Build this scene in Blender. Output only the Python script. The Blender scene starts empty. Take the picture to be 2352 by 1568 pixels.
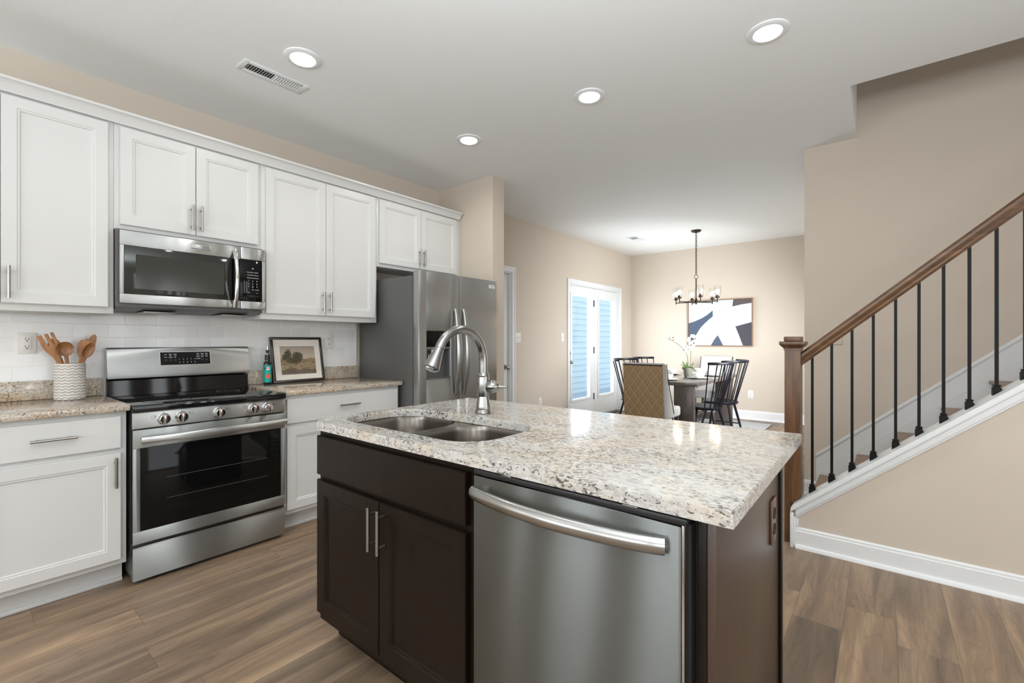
import bpy, bmesh, math, random
from mathutils import Vector, Matrix
random.seed(7)
PI = math.pi
SC = bpy.context.scene
COL = SC.collection

# ------------------------------------------------------------------ camera, world, light, exposure
cam = bpy.data.cameras.new('camera')
cam.sensor_width = 36.0
cam.lens = 1055.0 / 2352.0 * 36.0
cam.shift_y = -3.0 / 2352.0
cam.clip_start = 0.05
camo = bpy.data.objects.new('camera', cam)
COL.objects.link(camo)
camo.location = (3.5945, 0.0, 1.24)
camo.rotation_euler = (PI / 2, 0, math.radians(38.92))
SC.camera = camo

w = bpy.data.worlds.new('sky')
SC.world = w
w.use_nodes = True
w.node_tree.nodes['Background'].inputs[0].default_value = (0.66, 0.84, 1.0, 1)
w.node_tree.nodes['Background'].inputs[1].default_value = 1.42

SC.view_settings.view_transform = 'Standard'
SC.view_settings.look = 'None'
SC.view_settings.gamma = 1
SC.view_settings.exposure = 0.0
SC.cycles.max_bounces = 8
SC.cycles.diffuse_bounces = 5
SC.cycles.glossy_bounces = 4
SC.cycles.transmission_bounces = 6
SC.cycles.transparent_max_bounces = 8
SC.cycles.caustics_reflective = False
SC.cycles.caustics_refractive = False
SC.cycles.sample_clamp_indirect = 4.0
SC.cycles.use_denoising = True

def area(name, loc, rot, sx, sy, power, color=(1, 1, 1), spread=180):
    l = bpy.data.lights.new(name, 'AREA')
    l.shape = 'RECTANGLE'; l.size = sx; l.size_y = sy
    l.energy = power; l.color = color; l.spread = math.radians(spread)
    o = bpy.data.objects.new(name, l)
    COL.objects.link(o)
    o.location = loc; o.rotation_euler = rot
    return o
# daylight through the windows of the room, plus an added dining fill
DAY = (0.90, 0.95, 1.0)
area('daylight_patio_door', (7.45, 0.75, 1.1), (0, PI / 2, 0), 1.9, 1.7, 26, (0.84, 0.92, 1.0))
for yy_ in (2.05, 2.62, 3.0):
    area('daylight_narrow_window', (7.45, yy_, 1.45), (0, PI / 2, 0), 1.7, 0.22 if yy_ < 2.9 else 0.1, 9 if yy_ < 2.9 else 4, DAY)
area('daylight_side_window', (7.45, -1.9, 1.55), (0, PI / 2, 0), 1.2, 1.5, 26, DAY)
area('daylight_back_window', (0.55, -3.2, 1.5), (PI / 2, 0, 0), 0.22, 1.8, 9, DAY)
area('daylight_corner_window', (0.06, -2.1, 1.5), (0, -PI / 2, 0), 1.8, 0.25, 9, DAY)
area('daylight_back_window', (1.3, -3.15, 1.6), (PI / 2 + 0.38, 0, 0), 0.9, 1.3, 42, DAY)
area('daylight_back_window', (3.1, -3.15, 1.6), (PI / 2 + 0.38, 0, 0), 0.9, 1.3, 42, DAY)
area('daylight_back_window', (5.4, -3.15, 1.6), (PI / 2 + 0.38, 0, 0), 1.5, 1.3, 70, DAY)
area('daylight_french_door', (-0.25, 6.62, 1.15), (0, -PI / 2, 0.12), 1.7, 1.35, 78, (0.88, 0.94, 1.0))
area('dining_fill', (3.02, 5.9, 1.30), (0, PI / 2 - 0.30, -0.55), 1.3, 1.4, 98, (0.93, 0.965, 1.0), 130)  # added unseen fill to brighten the dining walls; no window here
# added unseen fill behind the camera, aimed up to brighten the ceiling
area('ceiling_bounce_fill', (3.7, -0.12, 1.70), (PI, 0, 0), 0.8, 0.8, 104, (0.87, 0.945, 1.0))
area('daylight_upper_hall', (5.2, 3.9, 5.0), (0, 0, 0), 1.2, 0.7, 6, DAY)

# ------------------------------------------------------------------ materials
def new_mat(name):
    m = bpy.data.materials.new(name); m.use_nodes = True
    return m, m.node_tree.nodes, m.node_tree.links, m.node_tree.nodes['Principled BSDF']

def mat(name, col, rough=0.5, metal=0.0, spec=0.5, coat=0.0, bump=None, alpha=None, emit=None, estr=0.0, trans=0.0, ior=1.45):
    m, N, L, P = new_mat(name)
    P.inputs['Base Color'].default_value = (*col, 1)
    P.inputs['Roughness'].default_value = rough
    P.inputs['Metallic'].default_value = metal
    P.inputs['Specular IOR Level'].default_value = spec
    P.inputs['Coat Weight'].default_value = coat
    P.inputs['Transmission Weight'].default_value = trans
    P.inputs['IOR'].default_value = ior
    if emit:
        P.inputs['Emission Color'].default_value = (*emit, 1)
        P.inputs['Emission Strength'].default_value = estr
    if bump:
        sc, st = bump
        n = N.new('ShaderNodeTexNoise'); n.inputs['Scale'].default_value = sc; n.inputs['Detail'].default_value = 3
        t = N.new('ShaderNodeTexCoord'); L.new(t.outputs['Object'], n.inputs['Vector'])
        b = N.new('ShaderNodeBump'); b.inputs['Strength'].default_value = st; b.inputs['Distance'].default_value = 0.002
        L.new(n.outputs['Fac'], b.inputs['Height']); L.new(b.outputs['Normal'], P.inputs['Normal'])
    return m

def ramp(N, pts, interp='LINEAR'):
    r = N.new('ShaderNodeValToRGB'); r.color_ramp.interpolation = interp
    e = r.color_ramp.elements
    while len(e) < len(pts): e.new(0.5)
    for i, (p, c) in enumerate(pts):
        e[i].position = p; e[i].color = (*c, 1) if len(c) == 3 else c
    return r

def noise(N, L, vec, scale, detail=4, rough=0.5, dist=0.0):
    n = N.new('ShaderNodeTexNoise')
    n.inputs['Scale'].default_value = scale; n.inputs['Detail'].default_value = detail
    n.inputs['Roughness'].default_value = rough; n.inputs['Distortion'].default_value = dist
    if vec is not None: L.new(vec, n.inputs['Vector'])
    return n

def mapping(N, L, sc=(1, 1, 1), rot=(0, 0, 0), loc=(0, 0, 0), src='Object'):
    t = N.new('ShaderNodeTexCoord'); m = N.new('ShaderNodeMapping')
    m.inputs['Scale'].default_value = sc; m.inputs['Rotation'].default_value = rot; m.inputs['Location'].default_value = loc
    L.new(t.outputs[src], m.inputs['Vector'])
    return m.outputs['Vector']

def mixrgb(N, L, fac, a, b, mode='MIX'):
    m = N.new('ShaderNodeMix'); m.data_type = 'RGBA'; m.blend_type = mode
    for sock, v in ((m.inputs['Factor'], fac), (m.inputs['A'], a), (m.inputs['B'], b)):
        pass
    def setv(s, v):
        if isinstance(v, (int, float)): s.default_value = v
        elif isinstance(v, tuple): s.default_value = (*v, 1) if len(v) == 3 else v
        else: L.new(v, s)
    setv(m.inputs[0], fac); setv(m.inputs[6], a); setv(m.inputs[7], b)
    return m.outputs[2]

def math_node(N, L, op, a, b=None):
    m = N.new('ShaderNodeMath'); m.operation = op
    for i, v in enumerate((a, b)):
        if v is None: continue
        if isinstance(v, (int, float)): m.inputs[i].default_value = v
        else: L.new(v, m.inputs[i])
    return m.outputs[0]

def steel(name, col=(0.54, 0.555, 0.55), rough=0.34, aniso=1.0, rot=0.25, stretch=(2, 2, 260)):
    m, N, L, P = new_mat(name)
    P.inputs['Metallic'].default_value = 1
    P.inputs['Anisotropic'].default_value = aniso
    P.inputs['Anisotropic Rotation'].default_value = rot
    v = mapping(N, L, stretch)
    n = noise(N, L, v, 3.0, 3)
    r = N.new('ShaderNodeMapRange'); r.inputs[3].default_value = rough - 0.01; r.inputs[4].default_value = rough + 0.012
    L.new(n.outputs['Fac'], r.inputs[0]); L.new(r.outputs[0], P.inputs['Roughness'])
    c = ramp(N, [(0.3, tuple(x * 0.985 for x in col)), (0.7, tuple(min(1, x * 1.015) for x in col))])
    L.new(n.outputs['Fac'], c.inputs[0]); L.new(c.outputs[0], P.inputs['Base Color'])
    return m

def wood(name, dark, light, sc=(30, 30, 3), rough=0.4, coat=0.2, dist=1.5, spec=0.5):
    m, N, L, P = new_mat(name)
    v = mapping(N, L, sc)
    n = noise(N, L, v, 2.0, 6, 0.6, dist)
    c = ramp(N, [(0.28, dark), (0.5, tuple((a + b) / 2 for a, b in zip(dark, light))), (0.72, light)])
    L.new(n.outputs['Fac'], c.inputs[0]); L.new(c.outputs[0], P.inputs['Base Color'])
    P.inputs['Roughness'].default_value = rough; P.inputs['Coat Weight'].default_value = coat
    P.inputs['Specular IOR Level'].default_value = spec
    P.inputs['Coat Roughness'].default_value = 0.25
    b = N.new('ShaderNodeBump'); b.inputs['Strength'].default_value = 0.15; b.inputs['Distance'].default_value = 0.001
    L.new(n.outputs['Fac'], b.inputs['Height']); L.new(b.outputs['Normal'], P.inputs['Normal'])
    return m

def granite(name, base, warm):
    m, N, L, P = new_mat(name)
    v = mapping(N, L, (1, 1, 1))
    v2 = mapping(N, L, (0.55, 1, 1), rot=(0, 0, 0.25))
    cloud = noise(N, L, v, 7, 5, 0.6)
    c0 = ramp(N, [(0.3, tuple(x * 0.90 for x in base)), (0.48, base), (0.62, warm), (0.75, base)])
    L.new(cloud.outputs['Fac'], c0.inputs[0])
    # mid grey mottling
    n1 = noise(N, L, v2, 75, 6, 0.7, 0.4)
    r1 = ramp(N, [(0.42, (1, 1, 1)), (0.54, (0, 0, 0))])
    L.new(n1.outputs['Fac'], r1.inputs[0])
    g1 = mixrgb(N, L, math_node(N, L, 'MULTIPLY', r1.outputs[0], 0.55), c0.outputs[0], (0.27, 0.25, 0.24))
    # light crystals
    n3 = noise(N, L, v, 95, 4, 0.6)
    r3 = ramp(N, [(0.57, (0, 0, 0)), (0.66, (1, 1, 1))])
    L.new(n3.outputs['Fac'], r3.inputs[0])
    g3 = mixrgb(N, L, math_node(N, L, 'MULTIPLY', r3.outputs[0], 0.5), g1, (0.76, 0.75, 0.72))
    # dark flecks, thicker in drifts
    n2 = noise(N, L, v2, 140, 5, 0.62, 0.5)
    drift = noise(N, L, v2, 9, 3, 0.6)
    thr = math_node(N, L, 'ADD', n2.outputs['Fac'], math_node(N, L, 'MULTIPLY', drift.outputs['Fac'], 0.34))
    r2 = ramp(N, [(0.735, (0, 0, 0)), (0.78, (1, 1, 1))])
    L.new(thr, r2.inputs[0])
    g2 = mixrgb(N, L, math_node(N, L, 'MULTIPLY', r2.outputs[0], 0.9), g3, (0.045, 0.038, 0.036))
    L.new(g2, P.inputs['Base Color'])
    P.inputs['Roughness'].default_value = 0.09
    P.inputs['Specular IOR Level'].default_value = 0.62
    return m

def floor_mat():
    m, N, L, P = new_mat('vinyl_plank_floor')
    tc = N.new('ShaderNodeTexCoord'); sp = N.new('ShaderNodeSeparateXYZ'); L.new(tc.outputs['Object'], sp.inputs[0])
    PW, PL = 0.182, 1.22
    xr = math_node(N, L, 'DIVIDE', sp.outputs[0], PW)
    row = math_node(N, L, 'FLOOR', xr)
    wn = N.new('ShaderNodeTexWhiteNoise'); wn.noise_dimensions = '1D'; L.new(row, wn.inputs['W'])
    ys = math_node(N, L, 'ADD', math_node(N, L, 'DIVIDE', sp.outputs[1], PL), wn.outputs['Value'])
    idx = math_node(N, L, 'FLOOR', ys)
    cb = N.new('ShaderNodeCombineXYZ'); L.new(row, cb.inputs[0]); L.new(idx, cb.inputs[1])
    w2 = N.new('ShaderNodeTexWhiteNoise'); w2.noise_dimensions = '2D'; L.new(cb.outputs[0], w2.inputs['Vector'])
    # seams
    fx = math_node(N, L, 'FRACT', xr); fy = math_node(N, L, 'FRACT', ys)
    dx = math_node(N, L, 'MULTIPLY', math_node(N, L, 'MINIMUM', fx, math_node(N, L, 'SUBTRACT', 1, fx)), PW)
    dy = math_node(N, L, 'MULTIPLY', math_node(N, L, 'MINIMUM', fy, math_node(N, L, 'SUBTRACT', 1, fy)), PL)
    seam = math_node(N, L, 'LESS_THAN', math_node(N, L, 'MINIMUM', dx, dy), 0.0011)
    # grain in plank space
    off = N.new('ShaderNodeVectorMath'); off.operation = 'MULTIPLY_ADD'
    L.new(w2.outputs['Color'], off.inputs[0]); off.inputs[1].default_value = (7, 9, 5); L.new(tc.outputs['Object'], off.inputs[2])
    def mp(sc):
        q = N.new('ShaderNodeMapping'); q.inputs['Scale'].default_value = sc; L.new(off.outputs[0], q.inputs['Vector']); return q.outputs[0]
    broad = noise(N, L, mp((9, 0.9, 1)), 1.3, 4, 0.6, 0.8)
    fine = noise(N, L, mp((110, 5, 1)), 1.0, 4, 0.65)
    cath = noise(N, L, mp((5.5, 0.7, 1)), 1.0, 2, 0.4, 0.3)
    rings = math_node(N, L, 'PINGPONG', math_node(N, L, 'MULTIPLY', cath.outputs['Fac'], 22), 0.5)
    c = ramp(N, [(0.30, (0.095, 0.060, 0.034)), (0.5, (0.215, 0.138, 0.080)), (0.70, (0.37, 0.250, 0.150))])
    L.new(broad.outputs['Fac'], c.inputs[0])
    fr_ = ramp(N, [(0.35, (0, 0, 0)), (0.7, (1, 1, 1))]); L.new(fine.outputs['Fac'], fr_.inputs[0])
    c1 = mixrgb(N, L, math_node(N, L, 'MULTIPLY', fr_.outputs[0], 0.55), c.outputs[0], (0.15, 0.105, 0.07))
    rr = ramp(N, [(0.0, (0.62, 0.58, 0.55)), (0.22, (1, 1, 1))]); L.new(math_node(N, L, 'MULTIPLY', rings, 2), rr.inputs[0])
    c2 = mixrgb(N, L, 0.45, c1, rr.outputs[0], 'MULTIPLY')
    tint = ramp(N, [(0, (0.68, 0.67, 0.66)), (0.5, (1.0, 1.0, 1.0)), (1, (1.32, 1.28, 1.22))]); L.new(w2.outputs['Value'], tint.inputs[0])
    c3 = mixrgb(N, L, 0.85, c2, tint.outputs[0], 'MULTIPLY')
    c4 = mixrgb(N, L, math_node(N, L, 'MULTIPLY', seam, 0.6), c3, (0.05, 0.035, 0.025))
    br = N.new('ShaderNodeBrightContrast'); L.new(c4, br.inputs[0]); br.inputs[1].default_value = 0.025
    L.new(br.outputs[0], P.inputs['Base Color'])
    P.inputs['Roughness'].default_value = 0.42
    P.inputs['Specular IOR Level'].default_value = 0.45
    b = N.new('ShaderNodeBump'); b.inputs['Strength'].default_value = 0.25; b.inputs['Distance'].default_value = 0.0008
    L.new(math_node(N, L, 'SUBTRACT', fine.outputs['Fac'], seam), b.inputs['Height']); L.new(b.outputs['Normal'], P.inputs['Normal'])
    return m

def tile_mat():
    m, N, L, P = new_mat('white_subway_tile')
    tc = N.new('ShaderNodeTexCoord'); sp = N.new('ShaderNodeSeparateXYZ'); L.new(tc.outputs['Object'], sp.inputs[0])
    cb = N.new('ShaderNodeCombineXYZ'); L.new(sp.outputs[1], cb.inputs[0]); L.new(math_node(N, L, 'SUBTRACT', sp.outputs[2], 1.0205), cb.inputs[1])
    br = N.new('ShaderNodeTexBrick'); L.new(cb.outputs[0], br.inputs['Vector'])
    br.inputs['Scale'].default_value = 1
    br.inputs['Color1'].default_value = (0.84, 0.845, 0.84, 1); br.inputs['Color2'].default_value = (0.77, 0.775, 0.77, 1)
    br.inputs['Mortar'].default_value = (0.97, 0.97, 0.96, 1)
    br.inputs['Mortar Size'].default_value = 0.0021; br.inputs['Mortar Smooth'].default_value = 0.3
    br.inputs['Brick Width'].default_value = 0.1545; br.inputs['Row Height'].default_value = 0.0785
    L.new(br.outputs['Color'], P.inputs['Base Color'])
    rg = N.new('ShaderNodeMapRange'); rg.inputs[3].default_value = 0.12; rg.inputs[4].default_value = 0.6
    L.new(br.outputs['Fac'], rg.inputs[0]); L.new(rg.outputs[0], P.inputs['Roughness'])
    n = noise(N, L, tc.outputs['Object'], 9, 2)
    h = math_node(N, L, 'SUBTRACT', math_node(N, L, 'MULTIPLY', n.outputs['Fac'], 0.5), br.outputs['Fac'])
    b = N.new('ShaderNodeBump'); b.inputs['Strength'].default_value = 0.6; b.inputs['Distance'].default_value = 0.002
    L.new(h, b.inputs['Height']); L.new(b.outputs['Normal'], P.inputs['Normal'])
    return m

M = {}
M['wall'] = mat('beige_wall_paint', (0.60, 0.53, 0.45), 0.7, spec=0.25, bump=(180, 0.15))
M['wall2'] = mat('beige_wall_paint_stair', (0.60, 0.53, 0.45), 0.7, spec=0.25, bump=(180, 0.15))
M['ceiling'] = mat('white_ceiling_paint', (0.86, 0.875, 0.87), 0.8, spec=0.2, bump=(120, 0.2))
M['trim'] = mat('white_trim_gloss', (0.79, 0.81, 0.815), 0.35)
M['cab'] = mat('white_cabinet_lacquer', (0.67, 0.675, 0.665), 0.33)
M['cabin'] = mat('cabinet_shadow_gap', (0.5, 0.5, 0.48), 0.6)
M['granite'] = granite('speckled_granite_warm_lit', (0.58, 0.505, 0.405), (0.60, 0.43, 0.27))  # same stone as the island top, with warm light mixed into its colour
M['granite2'] = granite('speckled_granite_island', (0.59, 0.575, 0.54), (0.58, 0.52, 0.435))
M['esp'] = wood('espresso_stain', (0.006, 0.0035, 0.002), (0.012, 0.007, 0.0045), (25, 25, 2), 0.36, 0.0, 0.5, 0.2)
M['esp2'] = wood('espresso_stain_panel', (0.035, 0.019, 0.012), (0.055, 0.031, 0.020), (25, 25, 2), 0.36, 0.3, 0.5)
M['steel'] = steel('brushed_stainless')
M['steelv'] = steel('brushed_stainless_upright', (0.42, 0.44, 0.435), 0.36, 1.0, 0.25, (2, 2, 260))
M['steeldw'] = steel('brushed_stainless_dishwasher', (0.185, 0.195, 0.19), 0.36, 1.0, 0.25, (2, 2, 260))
M['steeld'] = steel('brushed_dark_stainless', (0.40, 0.405, 0.40), 0.3, 0.6, 0.0, (260, 260, 2))
M['sink'] = steel('satin_sink_steel', (0.19, 0.175, 0.155), 0.26, 0.5, 0.0, (3, 3, 3))
M['faucet'] = mat('brushed_faucet_steel', (0.33, 0.33, 0.32), 0.2, 1.0)
M['pullh'] = mat('satin_pull_steel', (0.40, 0.40, 0.39), 0.27, 1.0)
M['nickel'] = mat('satin_nickel', (0.38, 0.365, 0.345), 0.28, 1.0)
M['chrome'] = mat('polished_stainless', (0.62, 0.62, 0.61), 0.13, 1.0)
M['graypaint'] = mat('grey_painted_steel', (0.115, 0.115, 0.11), 0.38, 0.3)
M['black'] = mat('black_plastic', (0.012, 0.012, 0.012), 0.4)
M['dark'] = mat('dark_void', (0.004, 0.004, 0.004), 0.8)
M['blackgl'] = mat('black_glass', (0.004, 0.004, 0.004), 0.05, spec=0.28)
M['cooktop'] = mat('black_ceramic_glass', (0.008, 0.008, 0.009), 0.05, spec=0.6)
M['ring'] = mat('burner_ring_print', (0.045, 0.045, 0.05), 0.15)
M['mwgl'] = mat('smoked_oven_glass', (0.022, 0.023, 0.02), 0.06, spec=0.6)
M['mesh'] = mat('oven_screen', (0.035, 0.037, 0.032), 0.12)
M['print'] = mat('white_print', (0.75, 0.75, 0.75), 0.5)
M['greyprint'] = mat('grey_print', (0.18, 0.18, 0.18), 0.5)
M['red'] = mat('red_mark', (0.6, 0.03, 0.02), 0.5)
M['iron'] = mat('black_iron', (0.005, 0.005, 0.0045), 0.45, spec=0.22)
M['oak'] = wood('stained_oak', (0.050, 0.022, 0.008), (0.175, 0.082, 0.032), (14, 14, 1.2), 0.38, 0.3, 1.2)
M['oakx'] = wood('stained_oak_rail', (0.050, 0.022, 0.008), (0.175, 0.082, 0.032), (1.4, 16, 9), 0.38, 0.3, 1.2)
M['tread'] = wood('tread_wood', (0.20, 0.115, 0.065), (0.33, 0.205, 0.125), (2, 18, 18), 0.45, 0.1, 1.0)
M['plate'] = mat('white_switch_plastic', (0.78, 0.77, 0.74), 0.35)
M['slot'] = mat('socket_slot', (0.03, 0.03, 0.03), 0.5)
M['bronze'] = mat('bronze_metal', (0.030, 0.020, 0.015), 0.4, 0.6)
M['outletbr'] = mat('brown_outlet_plastic', (0.115, 0.060, 0.035), 0.3)
M['glass'] = mat('clear_glass', (1, 1, 1), 0.0, trans=1.0)
M['siding'] = mat('pale_house_siding', (0.74, 0.84, 0.87), 0.7)
M['deck'] = mat('pale_patio_concrete', (0.5, 0.55, 0.6), 0.8)
M['tan'] = None
M['linen'] = mat('grey_linen', (0.50, 0.49, 0.47), 0.85, bump=(400, 0.4))
M['piping'] = mat('black_piping', (0.008, 0.008, 0.008), 0.5)
M['tablew'] = wood('grey_brown_table_wood', (0.032, 0.023, 0.018), (0.10, 0.076, 0.058), (22, 22, 2), 0.35, 0.3, 1.0)
M['tabletop'] = wood('grey_brown_table_top', (0.055, 0.044, 0.038), (0.115, 0.095, 0.082), (22, 2, 22), 0.22, 0.5, 1.0)
M['blackwood'] = mat('black_chair_paint', (0.005, 0.005, 0.008), 0.30, spec=0.3)
M['china'] = mat('white_china', (0.66, 0.65, 0.62), 0.15)
M['potgrey'] = mat('grey_green_pot', (0.15, 0.155, 0.125), 0.6, bump=(80, 0.3))
M['leaf'] = mat('orchid_leaf', (0.06, 0.10, 0.025), 0.4)
M['stem'] = mat('orchid_stem', (0.10, 0.10, 0.04), 0.6)
M['petal'] = mat('white_petal', (0.66, 0.66, 0.65), 0.6)
M['budd'] = mat('dark_bud', (0.02, 0.015, 0.01), 0.5)
M['yellow'] = mat('yellow_lip', (0.55, 0.45, 0.05), 0.5)
M['rug'] = mat('pale_rug', (0.50, 0.52, 0.54), 0.95, bump=(60, 0.6))
M['crock'] = mat('white_glazed_ceramic', (0.80, 0.765, 0.72), 0.18)
M['teak'] = wood('teak_utensil', (0.20, 0.075, 0.020), (0.50, 0.235, 0.085), (40, 40, 6), 0.45, 0.1, 1.0)
M['teakd'] = wood('dark_teak_utensil', (0.09, 0.028, 0.007), (0.34, 0.14, 0.042), (45, 45, 6), 0.4, 0.2, 1.0)
M['bottle'] = mat('dark_green_bottle', (0.006, 0.008, 0.004), 0.06)
M['teal'] = mat('teal_label', (0.01, 0.30, 0.27), 0.45)
M['orange'] = mat('orange_red_print', (0.85, 0.09, 0.02), 0.45)
M['green'] = mat('green_print', (0.12, 0.42, 0.05), 0.45)
M['framew'] = wood('dark_frame_wood', (0.008, 0.006, 0.005), (0.03, 0.018, 0.010), (20, 3, 20), 0.3, 0.5, 0.5)
M['matb'] = mat('cream_mat_board', (0.72, 0.68, 0.62), 0.8)
M['canvas'] = mat('white_textured_canvas', (0.60, 0.635, 0.65), 0.8, bump=(160, 0.5))
M['artblue'] = mat('slate_blue_paint', (0.065, 0.09, 0.135), 0.7, bump=(60, 0.6))
M['artbrown'] = mat('brown_paint', (0.10, 0.075, 0.075), 0.7, bump=(60, 0.6))
M['artcoal'] = mat('charcoal_paint', (0.06, 0.055, 0.07), 0.7, bump=(60, 0.6))
M['artframe'] = wood('light_brown_frame', (0.22, 0.11, 0.055), (0.38, 0.21, 0.11), (20, 20, 3), 0.45, 0.1, 0.5)
M['lampglow'] = mat('lit_diffuser', (1, 1, 1), 0.5, emit=(1, 0.97, 0.90), estr=9)
M['bulb'] = mat('lit_bulb', (1, 1, 1), 0.3, emit=(1, 0.80, 0.50), estr=16)
M['bulboff'] = mat('unlit_bulb', (0.6, 0.58, 0.52), 0.2)
M['ventdark'] = mat('vent_shadow', (0.05, 0.05, 0.045), 0.8)
M['floor'] = floor_mat()
M['tile'] = tile_mat()

def quilt_mat():
    m, N, L, P = new_mat('tan_quilted_fabric')
    tc = N.new('ShaderNodeTexCoord'); sp = N.new('ShaderNodeSeparateXYZ'); L.new(tc.outputs['Object'], sp.inputs[0])
    s = 1 / 0.098
    a = math_node(N, L, 'ADD', math_node(N, L, 'MULTIPLY', sp.outputs[0], s), math_node(N, L, 'MULTIPLY', sp.outputs[2], s * 0.75))
    b = math_node(N, L, 'SUBTRACT', math_node(N, L, 'MULTIPLY', sp.outputs[0], s), math_node(N, L, 'MULTIPLY', sp.outputs[2], s * 0.75))
    pa = math_node(N, L, 'PINGPONG', a, 0.5); pb = math_node(N, L, 'PINGPONG', b, 0.5)
    d = math_node(N, L, 'MINIMUM', pa, pb)
    c = ramp(N, [(0.0, (0.40, 0.285, 0.155)), (0.04, (0.36, 0.25, 0.13)), (0.08, (0.25, 0.165, 0.08)), (0.35, (0.285, 0.19, 0.093))])
    L.new(d, c.inputs[0]); L.new(c.outputs[0], P.inputs['Base Color'])
    P.inputs['Roughness'].default_value = 0.7
    h = ramp(N, [(0.0, (0, 0, 0)), (0.12, (0.8, 0.8, 0.8)), (0.5, (1, 1, 1))]); L.new(d, h.inputs[0])
    bm = N.new('ShaderNodeBump'); bm.inputs['Strength'].default_value = 0.6; bm.inputs['Distance'].default_value = 0.006
    L.new(h.outputs[0], bm.inputs['Height']); L.new(bm.outputs['Normal'], P.inputs['Normal'])
    return m
M['tan'] = quilt_mat()

def landscape_mat():
    # small painted landscape: two trees on sand dunes under a tan sky (generated coords: y across, z up)
    m, N, L, P = new_mat('landscape_print')
    tc = N.new('ShaderNodeTexCoord'); sp = N.new('ShaderNodeSeparateXYZ'); L.new(tc.outputs['Generated'], sp.inputs[0])
    X, Z = sp.outputs[1], sp.outputs[2]
    sky = ramp(N, [(0.0, (0.42, 0.30, 0.19)), (0.45, (0.52, 0.43, 0.32)), (1.0, (0.30, 0.25, 0.21))]); L.new(Z, sky.inputs[0])
    nz = noise(N, L, tc.outputs['Generated'], 14, 6, 0.7)
    nz2 = noise(N, L, tc.outputs['Generated'], 5, 4, 0.6, 1.0)
    hill = math_node(N, L, 'SUBTRACT', math_node(N, L, 'ADD', 0.40, math_node(N, L, 'MULTIPLY', nz2.outputs['Fac'], 0.32)), Z)
    hm = math_node(N, L, 'GREATER_THAN', hill, 0.0)
    g = ramp(N, [(0.32, (0.07, 0.055, 0.025)), (0.5, (0.30, 0.22, 0.12)), (0.66, (0.45, 0.34, 0.21))]); L.new(nz2.outputs['Fac'], g.inputs[0])
    v = mapping(N, L, (1, 5, 22), src='Generated'); nz3 = noise(N, L, v, 1.0, 5, 0.7, 0.8)
    g_ = mixrgb(N, L, math_node(N, L, 'MULTIPLY', nz3.outputs['Fac'], 0.55), g.outputs[0], (0.10, 0.075, 0.04))
    c1 = mixrgb(N, L, hm, sky.outputs[0], g_)
    low = math_node(N, L, 'LESS_THAN', Z, 0.16)
    c2 = mixrgb(N, L, math_node(N, L, 'MULTIPLY', low, 0.75), c1, (0.12, 0.09, 0.08))
    def blob(cx, cz, rx, rz):
        dx = math_node(N, L, 'DIVIDE', math_node(N, L, 'SUBTRACT', X, cx), rx)
        dz = math_node(N, L, 'DIVIDE', math_node(N, L, 'SUBTRACT', Z, cz), rz)
        q = math_node(N, L, 'ADD', math_node(N, L, 'MULTIPLY', dx, dx), math_node(N, L, 'MULTIPLY', dz, dz))
        return math_node(N, L, 'LESS_THAN', math_node(N, L, 'SUBTRACT', q, math_node(N, L, 'MULTIPLY', math_node(N, L, 'SUBTRACT', nz.outputs['Fac'], 0.5), 5.0)), 1.0)
    t = math_node(N, L, 'MAXIMUM', math_node(N, L, 'MAXIMUM', blob(0.21, 0.72, 0.11, 0.16), blob(0.13, 0.62, 0.09, 0.12)), math_node(N, L, 'MAXIMUM', blob(0.48, 0.62, 0.15, 0.18), blob(0.36, 0.5, 0.22, 0.11)))
    tcol = ramp(N, [(0.35, (0.012, 0.012, 0.006)), (0.65, (0.10, 0.085, 0.035))]); L.new(nz.outputs['Fac'], tcol.inputs[0])
    c3 = mixrgb(N, L, t, c2, tcol.outputs[0])
    L.new(c3, P.inputs['Base Color']); P.inputs['Roughness'].default_value = 0.35
    return m
M['landscape'] = landscape_mat()

def crock_mat():
    m = M['crock']; N = m.node_tree.nodes; L = m.node_tree.links; P = N['Principled BSDF']
    tc = N.new('ShaderNodeTexCoord'); sp = N.new('ShaderNodeSeparateXYZ'); L.new(tc.outputs['Object'], sp.inputs[0])
    ang = math_node(N, L, 'ARCTAN2', sp.outputs[1], sp.outputs[0])
    wv = math_node(N, L, 'MULTIPLY', math_node(N, L, 'PINGPONG', math_node(N, L, 'MULTIPLY', ang, 15 / PI), 1.0), 0.006)
    z = math_node(N, L, 'ADD', sp.outputs[2], wv)
    pz = math_node(N, L, 'PINGPONG', math_node(N, L, 'DIVIDE', z, 0.0155), 0.5)
    h = ramp(N, [(0.0, (0, 0, 0)), (0.12, (1, 1, 1)), (0.2, (0.9, 0.9, 0.9)), (0.5, (0.35, 0.35, 0.35))]); L.new(pz, h.inputs[0])
    b = N.new('ShaderNodeBump'); b.inputs['Strength'].default_value = 1.0; b.inputs['Distance'].default_value = 0.006
    L.new(h.outputs[0], b.inputs['Height']); L.new(b.outputs['Normal'], P.inputs['Normal'])
crock_mat()

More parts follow.
